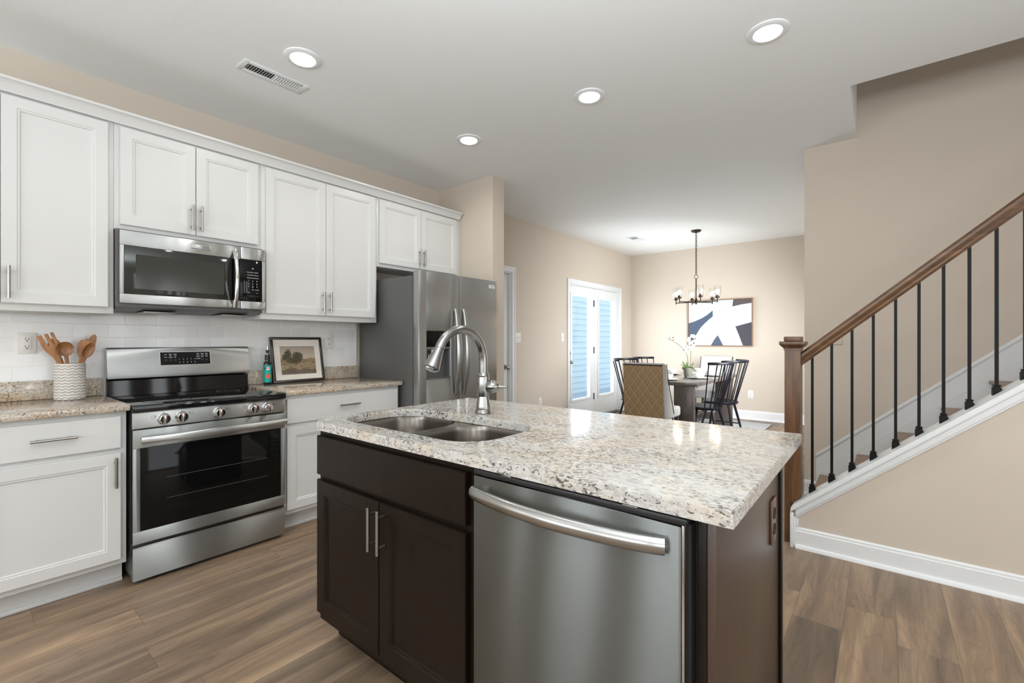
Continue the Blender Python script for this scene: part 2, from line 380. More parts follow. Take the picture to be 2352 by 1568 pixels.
# ------------------------------------------------------------------ mesh helpers
class MB:
    def __init__(s): s.bm = bmesh.new()
    def _merge(s, t):
        me = bpy.data.meshes.new('tmp'); t.to_mesh(me); t.free(); s.bm.from_mesh(me); bpy.data.meshes.remove(me)
    def box(s, x0, x1, y0, y1, z0, z1, bev=0.0, seg=2):
        t = bmesh.new(); bmesh.ops.create_cube(t, size=1)
        for v in t.verts:
            v.co = Vector(((x0 + x1) / 2 + v.co.x * (x1 - x0), (y0 + y1) / 2 + v.co.y * (y1 - y0), (z0 + z1) / 2 + v.co.z * (z1 - z0)))
        if bev: bmesh.ops.bevel(t, geom=t.edges[:], offset=bev, segments=seg, affect='EDGES', profile=0.5)
        s._merge(t); return s
    def poly(s, pts):
        vs = [s.bm.verts.new(p) for p in pts]; s.bm.faces.new(vs); return s
    def prism(s, pts, axis, a0, a1, bev=0.0):
        """extrude a 2D outline; axis x: (y,z), y: (x,z), z: (x,y)"""
        t = bmesh.new()
        def P(p, a):
            return {'x': (a, p[0], p[1]), 'y': (p[0], a, p[1]), 'z': (p[0], p[1], a)}[axis]
        A = [t.verts.new(P(p, a0)) for p in pts]; B = [t.verts.new(P(p, a1)) for p in pts]
        n = len(pts)
        t.faces.new(A); t.faces.new(B[::-1])
        for i in range(n): t.faces.new((A[i], B[i], B[(i + 1) % n], A[(i + 1) % n]))
        bmesh.ops.recalc_face_normals(t, faces=t.faces)
        if bev: bmesh.ops.bevel(t, geom=t.edges[:], offset=bev, segments=2, affect='EDGES')
        s._merge(t); return s
    def tube(s, pts, r, n=12, closed=False, caps=True, flat=None):
        pts = [Vector(p) for p in pts]; k = len(pts)
        rs = r if isinstance(r, (list, tuple)) else [r] * k
        bm = s.bm; rings = []
        up = None
        for i, p in enumerate(pts):
            if closed: d = pts[(i + 1) % k] - pts[i - 1]
            else: d = pts[min(i + 1, k - 1)] - pts[max(i - 1, 0)]
            d.normalize()
            if up is None:
                up = Vector((0, 0, 1)) if abs(d.z) < 0.9 else Vector((1, 0, 0))
            u = (up - d * up.dot(d)).normalized(); v = d.cross(u); up = u
            fa, fb = flat or (1, 1)
            rings.append([bm.verts.new(p + (u * math.cos(2 * PI * j / n) * fa + v * math.sin(2 * PI * j / n) * fb) * rs[i]) for j in range(n)])
        m = k if closed else k - 1
        for i in range(m):
            a, b = rings[i], rings[(i + 1) % k]
            for j in range(n): bm.faces.new((a[j], a[(j + 1) % n], b[(j + 1) % n], b[j]))
        if caps and not closed:
            bm.faces.new(rings[0][::-1]); bm.faces.new(rings[-1])
        return s
    def cyl(s, p0, p1, r0, r1=None, n=20, caps=True):
        return s.tube([p0, p1], [r0, r0 if r1 is None else r1], n, caps=caps)
    def bar(s, p0, p1, w, h, up=(0, 0, 1)):
        p0, p1 = Vector(p0), Vector(p1); d = (p1 - p0).normalized(); u = Vector(up); u = (u - d * u.dot(d)).normalized(); v = d.cross(u)
        bm = s.bm
        A = [bm.verts.new(p0 + u * a * h / 2 + v * b * w / 2) for a, b in ((-1, -1), (1, -1), (1, 1), (-1, 1))]
        B = [bm.verts.new(p1 + u * a * h / 2 + v * b * w / 2) for a, b in ((-1, -1), (1, -1), (1, 1), (-1, 1))]
        bm.faces.new(A[::-1]); bm.faces.new(B)
        for i in range(4): bm.faces.new((A[i], A[(i + 1) % 4], B[(i + 1) % 4], B[i]))
        return s
    def lathe(s, prof, c=(0, 0, 0), n=32, sx=1, sy=1, caps=False):
        bm = s.bm; rings = []
        for r, z in prof:
            if r < 1e-6: rings.append([bm.verts.new((c[0], c[1], c[2] + z))])
            else: rings.append([bm.verts.new((c[0] + r * sx * math.cos(2 * PI * j / n), c[1] + r * sy * math.sin(2 * PI * j / n), c[2] + z)) for j in range(n)])
        for a, b in zip(rings, rings[1:]):
            for j in range(n):
                k = (j + 1) % n
                if len(a) == 1 and len(b) == 1: continue
                if len(a) == 1: bm.faces.new((a[0], b[j], b[k]))
                elif len(b) == 1: bm.faces.new((a[j], a[k], b[0]))
                else: bm.faces.new((a[j], a[k], b[k], b[j]))
        return s
    def ball(s, c, r, sx=1, sy=1, sz=1, n=12, rot=None):
        t = bmesh.new(); bmesh.ops.create_uvsphere(t, u_segments=n, v_segments=max(6, n // 2 + 2), radius=r)
        for v in t.verts:
            q = Vector((v.co.x * sx, v.co.y * sy, v.co.z * sz))
            if rot is not None: q = rot @ q
            v.co = q + Vector(c)
        s._merge(t); return s
    def panel(s, Mf, w, h, t, stile=0.056, d=0.009):
        """door leaf with a stepped, recessed centre; Mf maps (across, up, out) to the world"""
        b = bmesh.new()
        bmesh.ops.create_cube(b, size=1)
        for v in b.verts: v.co = Vector(((v.co.x + .5) * w, (v.co.y + .5) * h, (v.co.z + .5) * t))
        b.faces.ensure_lookup_table()
        ed = [e for e in b.edges if all(v.co.z > t - 1e-6 for v in e.verts)]
        bmesh.ops.bevel(b, geom=ed, offset=0.0022, segments=2, affect='EDGES')
        f = [max((f for f in b.faces if f.normal.z > 0.99), key=lambda f: f.calc_area())]
        if stile:
            for th, dp in ((stile, 0), (0.003, -0.003), (0.007, 0), (0.004, -(d - 0.003))):
                bmesh.ops.inset_region(b, faces=f, thickness=th, depth=0, use_even_offset=True)
                if dp:
                    for v in f[0].verts: v.co.z += dp
        for v in b.verts: v.co = Vector(Mf(*v.co))
        s._merge(b); return s
    def text(s, txt, Mf, size, thick=0.0, align='CENTER'):
        cu = bpy.data.curves.new('t', 'FONT'); cu.body = txt; cu.size = size; cu.align_x = align; cu.align_y = 'CENTER'; cu.resolution_u = 2
        o = bpy.data.objects.new('t', cu); COL.objects.link(o)
        me = bpy.data.meshes.new_from_object(o.evaluated_get(bpy.context.evaluated_depsgraph_get()))
        bpy.data.objects.remove(o); bpy.data.curves.remove(cu)
        t = bmesh.new(); t.from_mesh(me); bpy.data.meshes.remove(me)
        for v in t.verts: v.co = Vector(Mf(v.co.x, v.co.y, 0))
        s._merge(t); return s
    def xf(s, mtx):
        for v in s.bm.verts: v.co = mtx @ v.co
        return s

def wpos(o):
    v = Vector((0, 0, 0))
    while o is not None: v += Vector(o.location); o = o.parent
    return v

def obj(name, mb, m, parent=None, kind=None, smooth=35, label=None, local=False):
    bm = mb.bm
    if parent is not None and not local:
        T = wpos(parent)
        for v in bm.verts: v.co -= T
    bmesh.ops.recalc_face_normals(bm, faces=bm.faces)
    me = bpy.data.meshes.new(name); bm.to_mesh(me); bm.free()
    me.materials.append(M[m] if isinstance(m, str) else m)
    if smooth:
        me.shade_smooth(); me.set_sharp_from_angle(angle=math.radians(smooth))
    o = bpy.data.objects.new(name, me); COL.objects.link(o)
    if parent is not None: o.parent = parent
    if kind: o['kind'] = kind
    if label: o['label'] = label
    return o

def thing(name, label, cat, loc=(0, 0, 0), group=None):
    o = bpy.data.objects.new(name, None); COL.objects.link(o); o.location = loc; o.empty_display_size = 0.1
    o['label'] = label; o['category'] = cat
    if group: o['group'] = group
    return o

def tag(o, label, cat, group=None):
    o['label'] = label; o['category'] = cat
    if group: o['group'] = group
    return o

def origin_to(o, p):
    p = Vector(p)
    for v in o.data.vertices: v.co -= p
    o.location = Vector(o.location) + p

def dup(root, loc, rz=0, label=None, group=None):
    r = root.copy(); COL.objects.link(r); r.location = loc; r.rotation_euler = (0, 0, rz)
    if label: r['label'] = label
    if group: r['group'] = group
    for ch in list(root.children):
        c = ch.copy(); COL.objects.link(c); c.parent = r
        for g in list(ch.children):
            d = g.copy(); COL.objects.link(d); d.parent = c
    return r

def struct(name, mb, m, parent=None, smooth=30):
    return obj(name, mb, m, parent, kind='structure' if parent is None else None, smooth=smooth)

# ------------------------------------------------------------------ the setting
CZ = 2.783
struct('floor', MB().box(-0.12, 7.7, -3.3, 8.1, -0.12, 0.0), 'floor')
cb = MB()
cb.prism([(-0.12, -3.3), (7.7, -3.3), (7.7, 3.46), (3.44, 3.46), (3.44, 8.1), (-0.12, 8.1)], 'z', CZ, CZ + 0.30)
struct('ceiling', cb, 'ceiling')
# kitchen / dining wall with door openings
WD0, WD1, FD0, FD1, DH = 3.66, 4.44, 5.79, 7.43, 2.085
wl = MB()
for a, b, z0, z1 in ((-3.3, WD0, 0, CZ), (WD0, WD1, DH, CZ), (WD1, FD0, 0, CZ), (FD0, FD1, DH, CZ), (FD1, 8.05, 0, CZ)):
    wl.box(-0.12, 0.0, a, b, z0, z1)
struct('wall_kitchen', wl, 'wall')
struct('wall_dining', MB().box(-0.12, 3.3, 7.93, 8.05, 0, CZ), 'wall')
struct('wall_pilaster', MB().box(0.0, 0.75, 3.235, 3.40, 0, CZ), 'wall')
# wall behind the stairs, rising through the stairwell
struct('wall_stair', MB().box(3.10, 7.7, 4.38, 4.50, 0, 5.3), 'wall')
sd = MB().box(3.10, 3.22, 4.50, 4.62, 0, CZ).box(3.10, 3.22, 4.62, 5.36, DH, CZ).box(3.10, 3.22, 5.36, 8.05, 0, CZ)
struct('wall_dining_side', sd, 'wall')
# stairwell shaft above the ceiling
struct('wall_stairwell_side', MB().box(3.32, 3.44, 3.46, 4.38, CZ + 0.30, 5.3), 'ceiling')
struct('wall_stairwell_front', MB().box(3.32, 7.7, 3.34, 3.46, CZ + 0.30, 5.3), 'wall')
struct('ceiling_stairwell', MB().box(3.32, 7.7, 3.34, 4.5, 5.3, 5.4), 'ceiling')
struct('wall_living', MB().box(7.6, 7.72, -3.3, 4.5, 0, 5.3), 'wall')
struct('wall_front', MB().box(-0.12, 7.7, -3.42, -3.3, 0, CZ), 'wall')
# baseboards and trim
def baseboard(name, axis, a0, a1, c, out, h=0.115):
    """profile board; axis = running axis, c = wall plane, out = +1/-1 direction into the room"""
    prof = [(0, 0), (0.030 * out, 0), (0.030 * out, 0.006), (0.024 * out, 0.018), (0.014 * out, 0.022), (0.014 * out, h - 0.022), (0.010 * out, h - 0.018), (0.010 * out, h - 0.008), (0.004 * out, h), (0, h)]
    b = MB()
    b.prism([(c + p, z) for p, z in prof], axis, a0, a1)
    return struct(name, b, 'trim')
baseboard('baseboard_dining', 'x', 0.0, 3.1, 0, 1)   # placed below
bpy.data.objects.remove(bpy.data.objects['baseboard_dining'])
def bb_y(name, x0, x1, y, out, h=0.115):   # runs along x on wall plane y
    b = MB()
    prof = [(0, 0), (0.030, 0), (0.030, 0.006), (0.024, 0.018), (0.014, 0.022), (0.014, h - 0.022), (0.010, h - 0.018), (0.010, h - 0.008), (0.004, h), (0, h)]
    b.prism([(y + out * p, z) for p, z in prof], 'x', x0, x1)
    return struct(name, b, 'trim')
def bb_x(name, y0, y1, x, out, h=0.115):   # runs along y on wall plane x
    b = MB()
    prof = [(0, 0), (0.030, 0), (0.030, 0.006), (0.024, 0.018), (0.014, 0.022), (0.014, h - 0.022), (0.010, h - 0.018), (0.010, h - 0.008), (0.004, h), (0, h)]
    b.prism([(x + out * p, z) for p, z in prof], 'y', y0, y1)
    return struct(name, b, 'trim')
bb_y('baseboard_back', 0.032, 3.068, 7.93, -1, 0.14)
bb_x('baseboard_kitchen', WD1 + 0.065, FD0 - 0.065, 0, 1)
bb_x('baseboard_corner', FD1 + 0.065, 7.898, 0, 1)
bb_x('baseboard_pilaster', 3.205, 3.43, 0.75, 1)
bb_y('baseboard_stair_end', 3.10, 3.18, 4.38, -1)
bb_y('baseboard_knee', 3.187, 7.6, 3.222, -1, 0.122)

# knee wall under the stair rail
def capz(x): return 0.243 + 0.84 * (x - 3.162)
kx0, kx1 = 3.178, 6.6
struct('wall_knee', MB().prism([(kx0, 0), (7.6, 0), (7.6, capz(kx1) - 0.03), (kx1, capz(kx1) - 0.03), (kx0, capz(kx0) - 0.03)], 'y', 3.222, 3.335), 'wall2')
tr = MB()
tr.prism([(3.160, capz(3.160) - 0.033), (3.166, capz(3.166) - 0.003), (3.175, capz(3.175)), (kx1, capz(kx1)), (kx1, capz(kx1) - 0.033)], 'y', 3.188, 3.365, 0.004)
struct('trim_1', tr, 'trim')
tr = MB()
tr.prism([(3.187, capz(3.187) - 0.034), (kx1, capz(kx1) - 0.034), (kx1, capz(kx1) - 0.075), (3.187, capz(3.187) - 0.075)], 'y', 3.203, 3.2215, 0.003)
tr.prism([(3.187, capz(3.187) - 0.0755), (kx1, capz(kx1) - 0.0755), (kx1, capz(kx1) - 0.089), (3.187, capz(3.187) - 0.089)], 'y', 3.212, 3.2215, 0.002)
struct('trim_2', tr, 'trim')
struct('trim_3', MB().box(3.160, 3.1775, 3.192, 3.258, 0, capz(3.16) - 0.034, 0.003).box(3.178, 3.1865, 3.205, 3.2215, 0, capz(3.186) - 0.08, 0.002).box(3.1865, 3.202, 3.212, 3.2215, 0.123, capz(3.19) - 0.092, 0.002), 'trim')
# sloping skirt boards on the stair wall
sk = MB()
def skz(x): return 0.342 + 0.843 * (x - 3.182)
sk.prism([(3.18, 0), (6.6, 0), (6.6, skz(6.6) - 0.173), (3.18, skz(3.18) - 0.173)], 'y', 4.362, 4.379)
sk.prism([(3.18, skz(3.18) - 0.172), (6.6, skz(6.6) - 0.172), (6.6, skz(6.6) - 0.02), (3.18, skz(3.18) - 0.02)], 'y', 4.367, 4.379)
sk.prism([(3.178, skz(3.178) - 0.028), (6.6, skz(6.6) - 0.028), (6.6, skz(6.6)), (3.178, skz(3.178))], 'y', 4.357, 4.379, 0.003)
struct('trim_4', sk, 'trim')
# tile edge trim beside the fridge
struct('trim_5', MB().box(0.0005, 0.012, 2.262, 2.272, 1.0215, 1.383, 0.002), 'trim')
struct('wall_tile', MB().box(0.0003, 0.010, -0.42, 2.2615, 0.9, 1.46), 'tile')

# doors
def casing(name, y0, y1, x, top, wdt=0.062):
    b = MB()
    for (a0, a1, z0, z1) in ((y0 - wdt, y0, 0, top), (y1, y1 + wdt, 0, top), (y0 - wdt, y1 + wdt, top, top + wdt)):
        b.box(x + 0.0005, x + 0.017, a0, a1, z0, z1, 0.003)
    b.box(x + 0.0175, x + 0.023, y0 - wdt, y0 - wdt + 0.018, 0, top + wdt - 0.018, 0.002).box(x + 0.0175, x + 0.023, y1 + wdt - 0.018, y1 + wdt, 0, top + wdt - 0.018, 0.002)
    b.box(x + 0.0175, x + 0.023, y0 - wdt, y1 + wdt, top + wdt - 0.018, top + wdt, 0.002)
    # jamb lining
    b.box(x - 0.119, x + 0.0, y0 + 0.0003, y0 + 0.016, 0, top - 0.0003).box(x - 0.119, x, y1 - 0.016, y1 - 0.0003, 0, top - 0.0003).box(x - 0.119, x, y0 + 0.016, y1 - 0.016, top - 0.016, top - 0.0003)
    return struct(name, b, 'trim')
casing('trim_6', WD0, WD1, 0, DH)
casing('trim_7', FD0, FD1, 0, DH)

def knob(parent, p, d, deadbolt=False, m='nickel'):
    p = Vector(p); d = Vector(d)
    b = MB()
    b.cyl(p, p + d * 0.008, 0.032, n=24)
    if deadbolt:
        b.cyl(p + d * 0.008, p + d * 0.02, 0.022, n=20).bar(p + d * 0.02 - Vector((0, 0, 0.014)), p + d * 0.02 + Vector((0, 0, 0.014)), 0.008, 0.02, up=d)
    else:
        b.cyl(p + d * 0.008, p + d * 0.035, 0.012, n=16)
        prof = []
        ax = d
        for k in range(9):
            a = PI * k / 8
            prof.append((0.028 * math.sin(a) + 0.001, 0.052 - 0.022 * math.cos(a)))
        b.tube([p + ax * z for r, z in prof], [r for r, z in prof], 20)
    return obj('deadbolt' if deadbolt else 'door_knob', b, m, parent)

def hinge(parent, p, z):
    return obj('hinge', MB().box(p[0], p[0] + 0.008, p[1] - 0.012, p[1] + 0.012, z - 0.05, z + 0.05, 0.001).cyl((p[0] + 0.010, p[1], z - 0.052), (p[0] + 0.010, p[1], z + 0.052), 0.006, n=10), 'graypaint', parent)

d1 = struct('door_1', MB().box(-0.085, -0.045, WD0 + 0.018, WD1 - 0.018, 0.008, DH - 0.018, 0.001), 'trim')
origin_to(d1, (-0.065, WD0 + 0.018, 0.008))
knob(d1, (-0.045, WD1 - 0.075, 0.905), (1, 0, 0))

def french_leaf(name, y0, y1, g0, g1):
    z0, z1 = 0.03, DH - 0.018
    gz0, gz1 = 0.335, 1.925
    x0, x1 = -0.075, -0.035
    b = MB()
    b.box(x0, x1, y0, g0, z0, z1).box(x0, x1, g1, y1, z0, z1).box(x0, x1, g0, g1, z0, gz0).box(x0, x1, g0, g1, gz1, z1)
    root = struct(name, b, 'trim')
    origin_to(root, (-0.055, y0, z0))
    f = MB(); q = 0.030
    for (a, bb, c, d_) in ((g0 - q, g0 + 0.012, gz0 - q, gz1 + q), (g1 - 0.012, g1 + q, gz0 - q, gz1 + q)):
        f.box(x1 + 0.0002, x1 + 0.014, a, bb, c, d_, 0.004)
    f.box(x1 + 0.0002, x1 + 0.0138, g0 + 0.012, g1 - 0.012, gz0 - q, gz0 + 0.012, 0.004).box(x1 + 0.0002, x1 + 0.0138, g0 + 0.012, g1 - 0.012, gz1 - 0.012, gz1 + q, 0.004)
    obj('glazing_frame', f, 'trim', root)
    obj('glass_pane', MB().box(-0.058, -0.054, g0 + 0.0005, g1 - 0.0005, gz0 + 0.0005, gz1 - 0.0005), 'winglass', root)
    return root
mg, N_, L_, P_ = new_mat('window_glass')
N_.remove(P_)
tr_ = N_.new('ShaderNodeBsdfTransparent'); gl_ = N_.new('ShaderNodeBsdfGlossy'); gl_.inputs['Roughness'].default_value = 0.0
mx_ = N_.new('ShaderNodeMixShader'); mx_.inputs[0].default_value = 0.05
L_.new(tr_.outputs[0], mx_.inputs[1]); L_.new(gl_.outputs[0], mx_.inputs[2]); L_.new(mx_.outputs[0], N_['Material Output'].inputs[0])
M['winglass'] = mg
fa = french_leaf('door_2', FD0 + 0.018, 6.596, 5.905, 6.462)
knob(fa, (-0.035, 5.843, 1.045), (1, 0, 0), True)
knob(fa, (-0.035, 5.843, 0.912), (1, 0, 0))
for z in (1.83, 1.08, 0.34): hinge(fa, (-0.034, 6.590), z)
fb = french_leaf('door_3', 6.600, FD1 - 0.018, 6.745, 7.275)
struct('trim_8', MB().box(-0.119, 0.02, FD0 + 0.017, FD1 - 0.017, 0.0005, 0.028, 0.004), 'graypaint')
# closet door in the side wall, only its knob peeks past the stair wall
d4 = struct('door_4', MB().box(3.115, 3.155, 4.64, 5.34, 0.008, DH - 0.004, 0.001), 'trim')
origin_to(d4, (3.135, 4.64, 0.008))
knob(d4, (3.115, 4.965, 0.905), (-1, 0, 0))

# outside the french doors
sd = MB()
for k in range(22):
    z = -0.3 + k * 0.15
    sd.prism([(-2.64, z), (-2.56, z), (-2.59, z + 0.150), (-2.64, z + 0.150)], 'y', 3.0, 12.5)
o = obj('neighbouring_siding', sd, 'siding', smooth=0); tag(o, 'pale blue horizontal board siding seen through the glass of the french doors', 'house wall')
origin_to(o, (-2.6, 7.7, -0.3))
o = obj('patio_slab', MB().box(-2.6, -0.125, 3.0, 12.5, -0.30, -0.12), 'deck'); tag(o, 'pale patio slab low behind the french door glass', 'patio')
origin_to(o, (-1.3, 7.7, -0.3))

# windows of the living room behind the camera (daylight enters here)
def window(name, axis, c, p0, p1, z0, z1):
    b = MB(); f = 0.06
    def bx(a0, a1, e0, e1, d0=0.0, d1=0.03):
        if axis == 'x': b.box(c - d1, c - d0, a0, a1, e0, e1, 0.003)
        else: b.box(a0, a1, c + d0, c + d1, e0, e1, 0.003)
    bx(p0 - f, p0, z0 - f, z1 + f); bx(p1, p1 + f, z0 - f, z1 + f); bx(p0, p1, z1, z1 + f); bx(p0, p1, z0 - f, z0); bx(p0, p1, (z0 + z1) / 2 - 0.015, (z0 + z1) / 2 + 0.015)
    return struct(name, b, 'trim')
window('window_1', 'x', 7.5995, -0.1, 1.6, 0.08, 2.05)
window('window_2', 'x', 7.5995, -2.65, -1.15, 0.95, 2.15)
window('window_3', 'x', 7.5995, 1.94, 2.16, 0.6, 2.3)
window('window_4', 'x', 7.5995, 2.51, 2.73, 0.6, 2.3)
window('window_5', 'y', -3.2995, 0.85, 1.75, 0.95, 2.25)
window('window_6', 'y', -3.2995, 2.65, 3.55, 0.95, 2.25)
window('window_7', 'y', -3.2995, 4.65, 6.15, 0.95, 2.25)

# ------------------------------------------------------------------ cabinets
def bar_handle(name, p0, p1, out, parent, m='nickel', r=0.0065, stand=0.030):
    p0, p1, out = Vector(p0), Vector(p1), Vector(out)
    d = (p1 - p0)
    b = MB().cyl(p0, p1, r, n=14)
    for t in (0.16, 0.84):
        q = p0 + d * t
        b.cyl(q, q - out * stand, 0.0048, n=10)
    return obj(name, b, m, parent)

XF, XB = 0.335, 0.315      # door face, carcass front of the upper cabinets
def fX(x, y0, z0): return lambda a, b, c: (x + c, y0 + a, z0 + b)
def fY(y, x0, z0): return lambda a, b, c: (x0 + a, y - c, z0 + b)

def upper(label, y0, y1, z0, z1, doors, handles):
    t = thing('upper_cabinet', label, 'cabinet', ((XB) / 2, (y0 + y1) / 2, z0))
    obj('cabinet_body', MB().box(0.0115, XB, y0, y1, z0, z1, 0.0015), 'cab', t)
    for i, (a, b, c, d) in enumerate(doors):
        dr = obj('door', MB().panel(fX(XB + 0.0005, a, c), b - a, d - c, XF - XB, 0.050), 'cab', t)
        if handles[i]:
            hy, h0, h1 = handles[i]
            bar_handle('handle', (XF + 0.030, hy, h0), (XF + 0.030, hy, h1), (1, 0, 0), dr)
    return t
UZ = 2.437
upper('tall white upper cabinet beside the microwave, above the wooden utensils', -0.245, 0.5865, 1.384, UZ,
      [(-0.222, 0.168, 1.420, 2.416), (0.1715, 0.561, 1.420, 2.416)], [(0.145, 1.441, 1.596), (0.196, 1.441, 1.596)])
upper('short white upper cabinet directly above the microwave', 0.5875, 1.3485, 1.852, UZ,
      [(0.612, 0.967, 1.879, 2.416), (0.971, 1.328, 1.879, 2.416)], [(0.945, 1.901, 2.056), (0.993, 1.901, 2.056)])
upper('tall white upper cabinet above the framed landscape and bottles', 1.3495, 2.2655, 1.384, UZ,
      [(1.378, 1.808, 1.424, 2.416), (1.8105, 2.243, 1.424, 2.416)], [(1.784, 1.446, 1.600), (1.838, 1.446, 1.600)])
upper('short white upper cabinet above the refrigerator', 2.2665, 3.2335, 1.855, UZ,
      [(2.285, 2.726, 1.884, 2.416), (2.7285, 3.175, 1.884, 2.416)], [(2.702, 1.908, 2.059), (2.752, 1.908, 2.059)])
cr = MB()
prof = [(0.012, UZ + 0.001), (0.3165, UZ + 0.001), (0.3165, UZ - 0.010), (0.338, UZ - 0.010), (0.340, UZ - 0.004), (0.347, UZ + 0.008), (0.358, UZ + 0.026), (0.370, UZ + 0.038), (0.378, UZ + 0.040), (0.378, UZ + 0.053), (0.012, UZ + 0.053)]
cr.prism([(x, z) for x, z in prof if x > 0.3][0:] + [(0.012, UZ + 0.053), (0.012, UZ + 0.0012)], 'y', -0.245, 3.232) if False else None
cr.prism([(0.3165, UZ + 0.001), (0.3375, UZ - 0.010), (0.340, UZ - 0.004), (0.347, UZ + 0.008), (0.358, UZ + 0.026), (0.370, UZ + 0.038), (0.379, UZ + 0.040), (0.379, UZ + 0.053), (0.012, UZ + 0.053), (0.012, UZ + 0.001)], 'y', -0.245, 3.215)
o = obj('crown_moulding', cr, 'cab'); tag(o, 'white crown moulding running along the top of the upper cabinets', 'moulding'); origin_to(o, (0.2, 1.5, UZ))

def base_cab(label, y0, y1, cols):
    t = thing('base_cabinet', label, 'cabinet', (0.3, (y0 + y1) / 2, 0.0))
    obj('cabinet_body', MB().box(0.001, 0.61, y0, y1, 0.118, 0.885, 0.0015), 'cab', t)
    obj('toe_kick', MB().box(0.46, 0.520, y0, y1 - 0.0, 0.0, 0.1175).box(0.5205, 0.532, y0, y1, 0.0, 0.020, 0.003), 'cab', t)
    for (a, b, hy, side) in cols:
        dr = obj('drawer_front', MB().panel(fX(0.6105, a, 0.703), b - a, 0.157, 0.020, 0), 'cab', t)
        bar_handle('drawer_handle', (0.660, hy - 0.078, 0.786), (0.660, hy + 0.078, 0.786), (1, 0, 0), dr)
        dd = obj('door', MB().panel(fX(0.6105, a, 0.147), b - a, 0.530, 0.020, 0.050), 'cab', t)
        if side:
            bar_handle('handle', (0.660, side, 0.510), (0.660, side, 0.660), (1, 0, 0), dd)
    return t
base_cab('white base cabinet under the granite counter that holds the utensil crock', -0.42, 0.583,
         [(-0.40, 0.075, -0.16, -0.375), (0.081, 0.559, 0.319, 0.536)])
base_cab('white base cabinet between the range and the refrigerator', 1.370, 2.262,
         [(1.383, 2.240, 1.815, 0)])
# the wide right cabinet has two doors: replace the single door look
rc = [o for o in bpy.data.objects if o.get('label', '').startswith('white base cabinet between')][0]
for ch in list(rc.children):
    if ch.name.startswith('door'): bpy.data.objects.remove(ch)
for (a, b, s) in ((1.383, 1.810, 1.785), (1.813, 2.240, 1.838)):
    dd = obj('door', MB().panel(fX(0.6105, a, 0.147), b - a, 0.530, 0.020, 0.050), 'cab', rc)
    bar_handle('handle', (0.660, s, 0.510), (0.660, s, 0.660), (1, 0, 0), dd)

CT = 0.918
def counter(label, y0, y1, open_end=None):
    t = thing('countertop', label, 'countertop', (0.3, (y0 + y1) / 2, 0.886))
    obj('slab', MB().box(0.001, 0.648, y0, y1, 0.886, CT, 0.004), 'granite', t)
    return t
c1 = counter('speckled granite countertop with backsplash strip under the utensil crock', -0.42, 0.592)
obj('backsplash', MB().box(0.0105, 0.030, -0.42, 0.588, CT + 0.0003, 1.020, 0.002), 'granite', c1)
c2 = counter('speckled granite countertop with backsplash strip under the framed landscape', 1.366, 2.277)
obj('backsplash', MB().box(0.0105, 0.030, 1.380, 2.275, CT + 0.0003, 1.020, 0.002), 'granite', c2)

# ------------------------------------------------------------------ range
R0, R1, RX = 0.597, 1.357, 0.66
rg = thing('range', 'stainless steel electric range with black glass cooktop between white base cabinets', 'range', (0.35, 0.977, 0))
obj('body', MB().box(0.035, 0.625, R0 + 0.004, R1 - 0.004, 0.035, 0.872), 'graypaint', rg)
for y in (R0 + 0.04, R1 - 0.04):
    for x in (0.08, 0.58):
        obj('leveling_foot', MB().cyl((x, y, 0), (x, y, 0.035), 0.018, n=12), 'black', rg)
ct = MB().box(0.085, 0.672, R0 - 0.001, R1 + 0.001, 0.873, 0.909, 0.008, 3)
cto = obj('cooktop', ct, 'cooktop', rg)
def ringmesh(b, cx, cy, r0, r1, z, n=48):
    for k in range(n):
        a, c = 2 * PI * k / n, 2 * PI * (k + 1) / n
        b.poly([(cx + r0 * math.cos(a), cy + r0 * math.sin(a), z), (cx + r1 * math.cos(a), cy + r1 * math.sin(a), z), (cx + r1 * math.cos(c), cy + r1 * math.sin(c), z), (cx + r0 * math.cos(c), cy + r0 * math.sin(c), z)])
for cx, cy, r in ((0.50, 0.78, 0.115), (0.50, 1.18, 0.105), (0.24, 0.77, 0.075), (0.24, 1.18, 0.085), (0.22, 0.98, 0.055)):
    b = MB(); ringmesh(b, cx, cy, 0.0, r, 0.9094) if False else ringmesh(b, cx, cy, r * 0.93, r, 0.9094)
    ringmesh(b, cx, cy, r * 0.55, r * 0.60, 0.9094)
    for k in range(40):
        a = 2 * PI * k / 40
        b.cyl((cx + r * .76 * math.cos(a), cy + r * .76 * math.sin(a), 0.9091), (cx + r * .76 * math.cos(a), cy + r * .76 * math.sin(a), 0.9095), 0.0016, n=6)
    obj('burner_ring', b, 'ring', cto)
# control fascia
obj('control_fascia', MB().box(0.626, RX - 0.002, R0, R1, 0.790, 0.872, 0.004), 'steel', rg)
fas = [c for c in rg.children if c.name.startswith('control_fascia')][0]
kn0 = None
for y, z in ((0.727, 0.829), (0.806, 0.830), (0.985, 0.831), (1.168, 0.831), (1.248, 0.830)):
    if kn0 is None:
        t = MB()
        t.tube([(0, 0, 0), (0.006, 0, 0), (0.008, 0, 0), (0.016, 0, 0), (0.030, 0, 0), (0.033, 0, 0)], [0.030, 0.030, 0.027, 0.0255, 0.024, 0.021], 28)
        t.box(0.031, 0.046, -0.0055, 0.0055, -0.023, 0.023, 0.003)
        kn0 = obj('knob', t, 'chrome', rg, local=True)
        kn0.location = Vector((RX - 0.002, y, z)) - wpos(rg)
        mk = obj('pointer_mark', MB().box(0.0462, 0.0468, -0.0012, 0.0012, 0.008, 0.021), 'red', kn0, local=True)
    else:
        k = kn0.copy(); COL.objects.link(k); k.parent = rg; k.location = Vector((RX - 0.002, y, z)) - wpos(rg)
        m2 = mk.copy(); COL.objects.link(m2); m2.parent = k
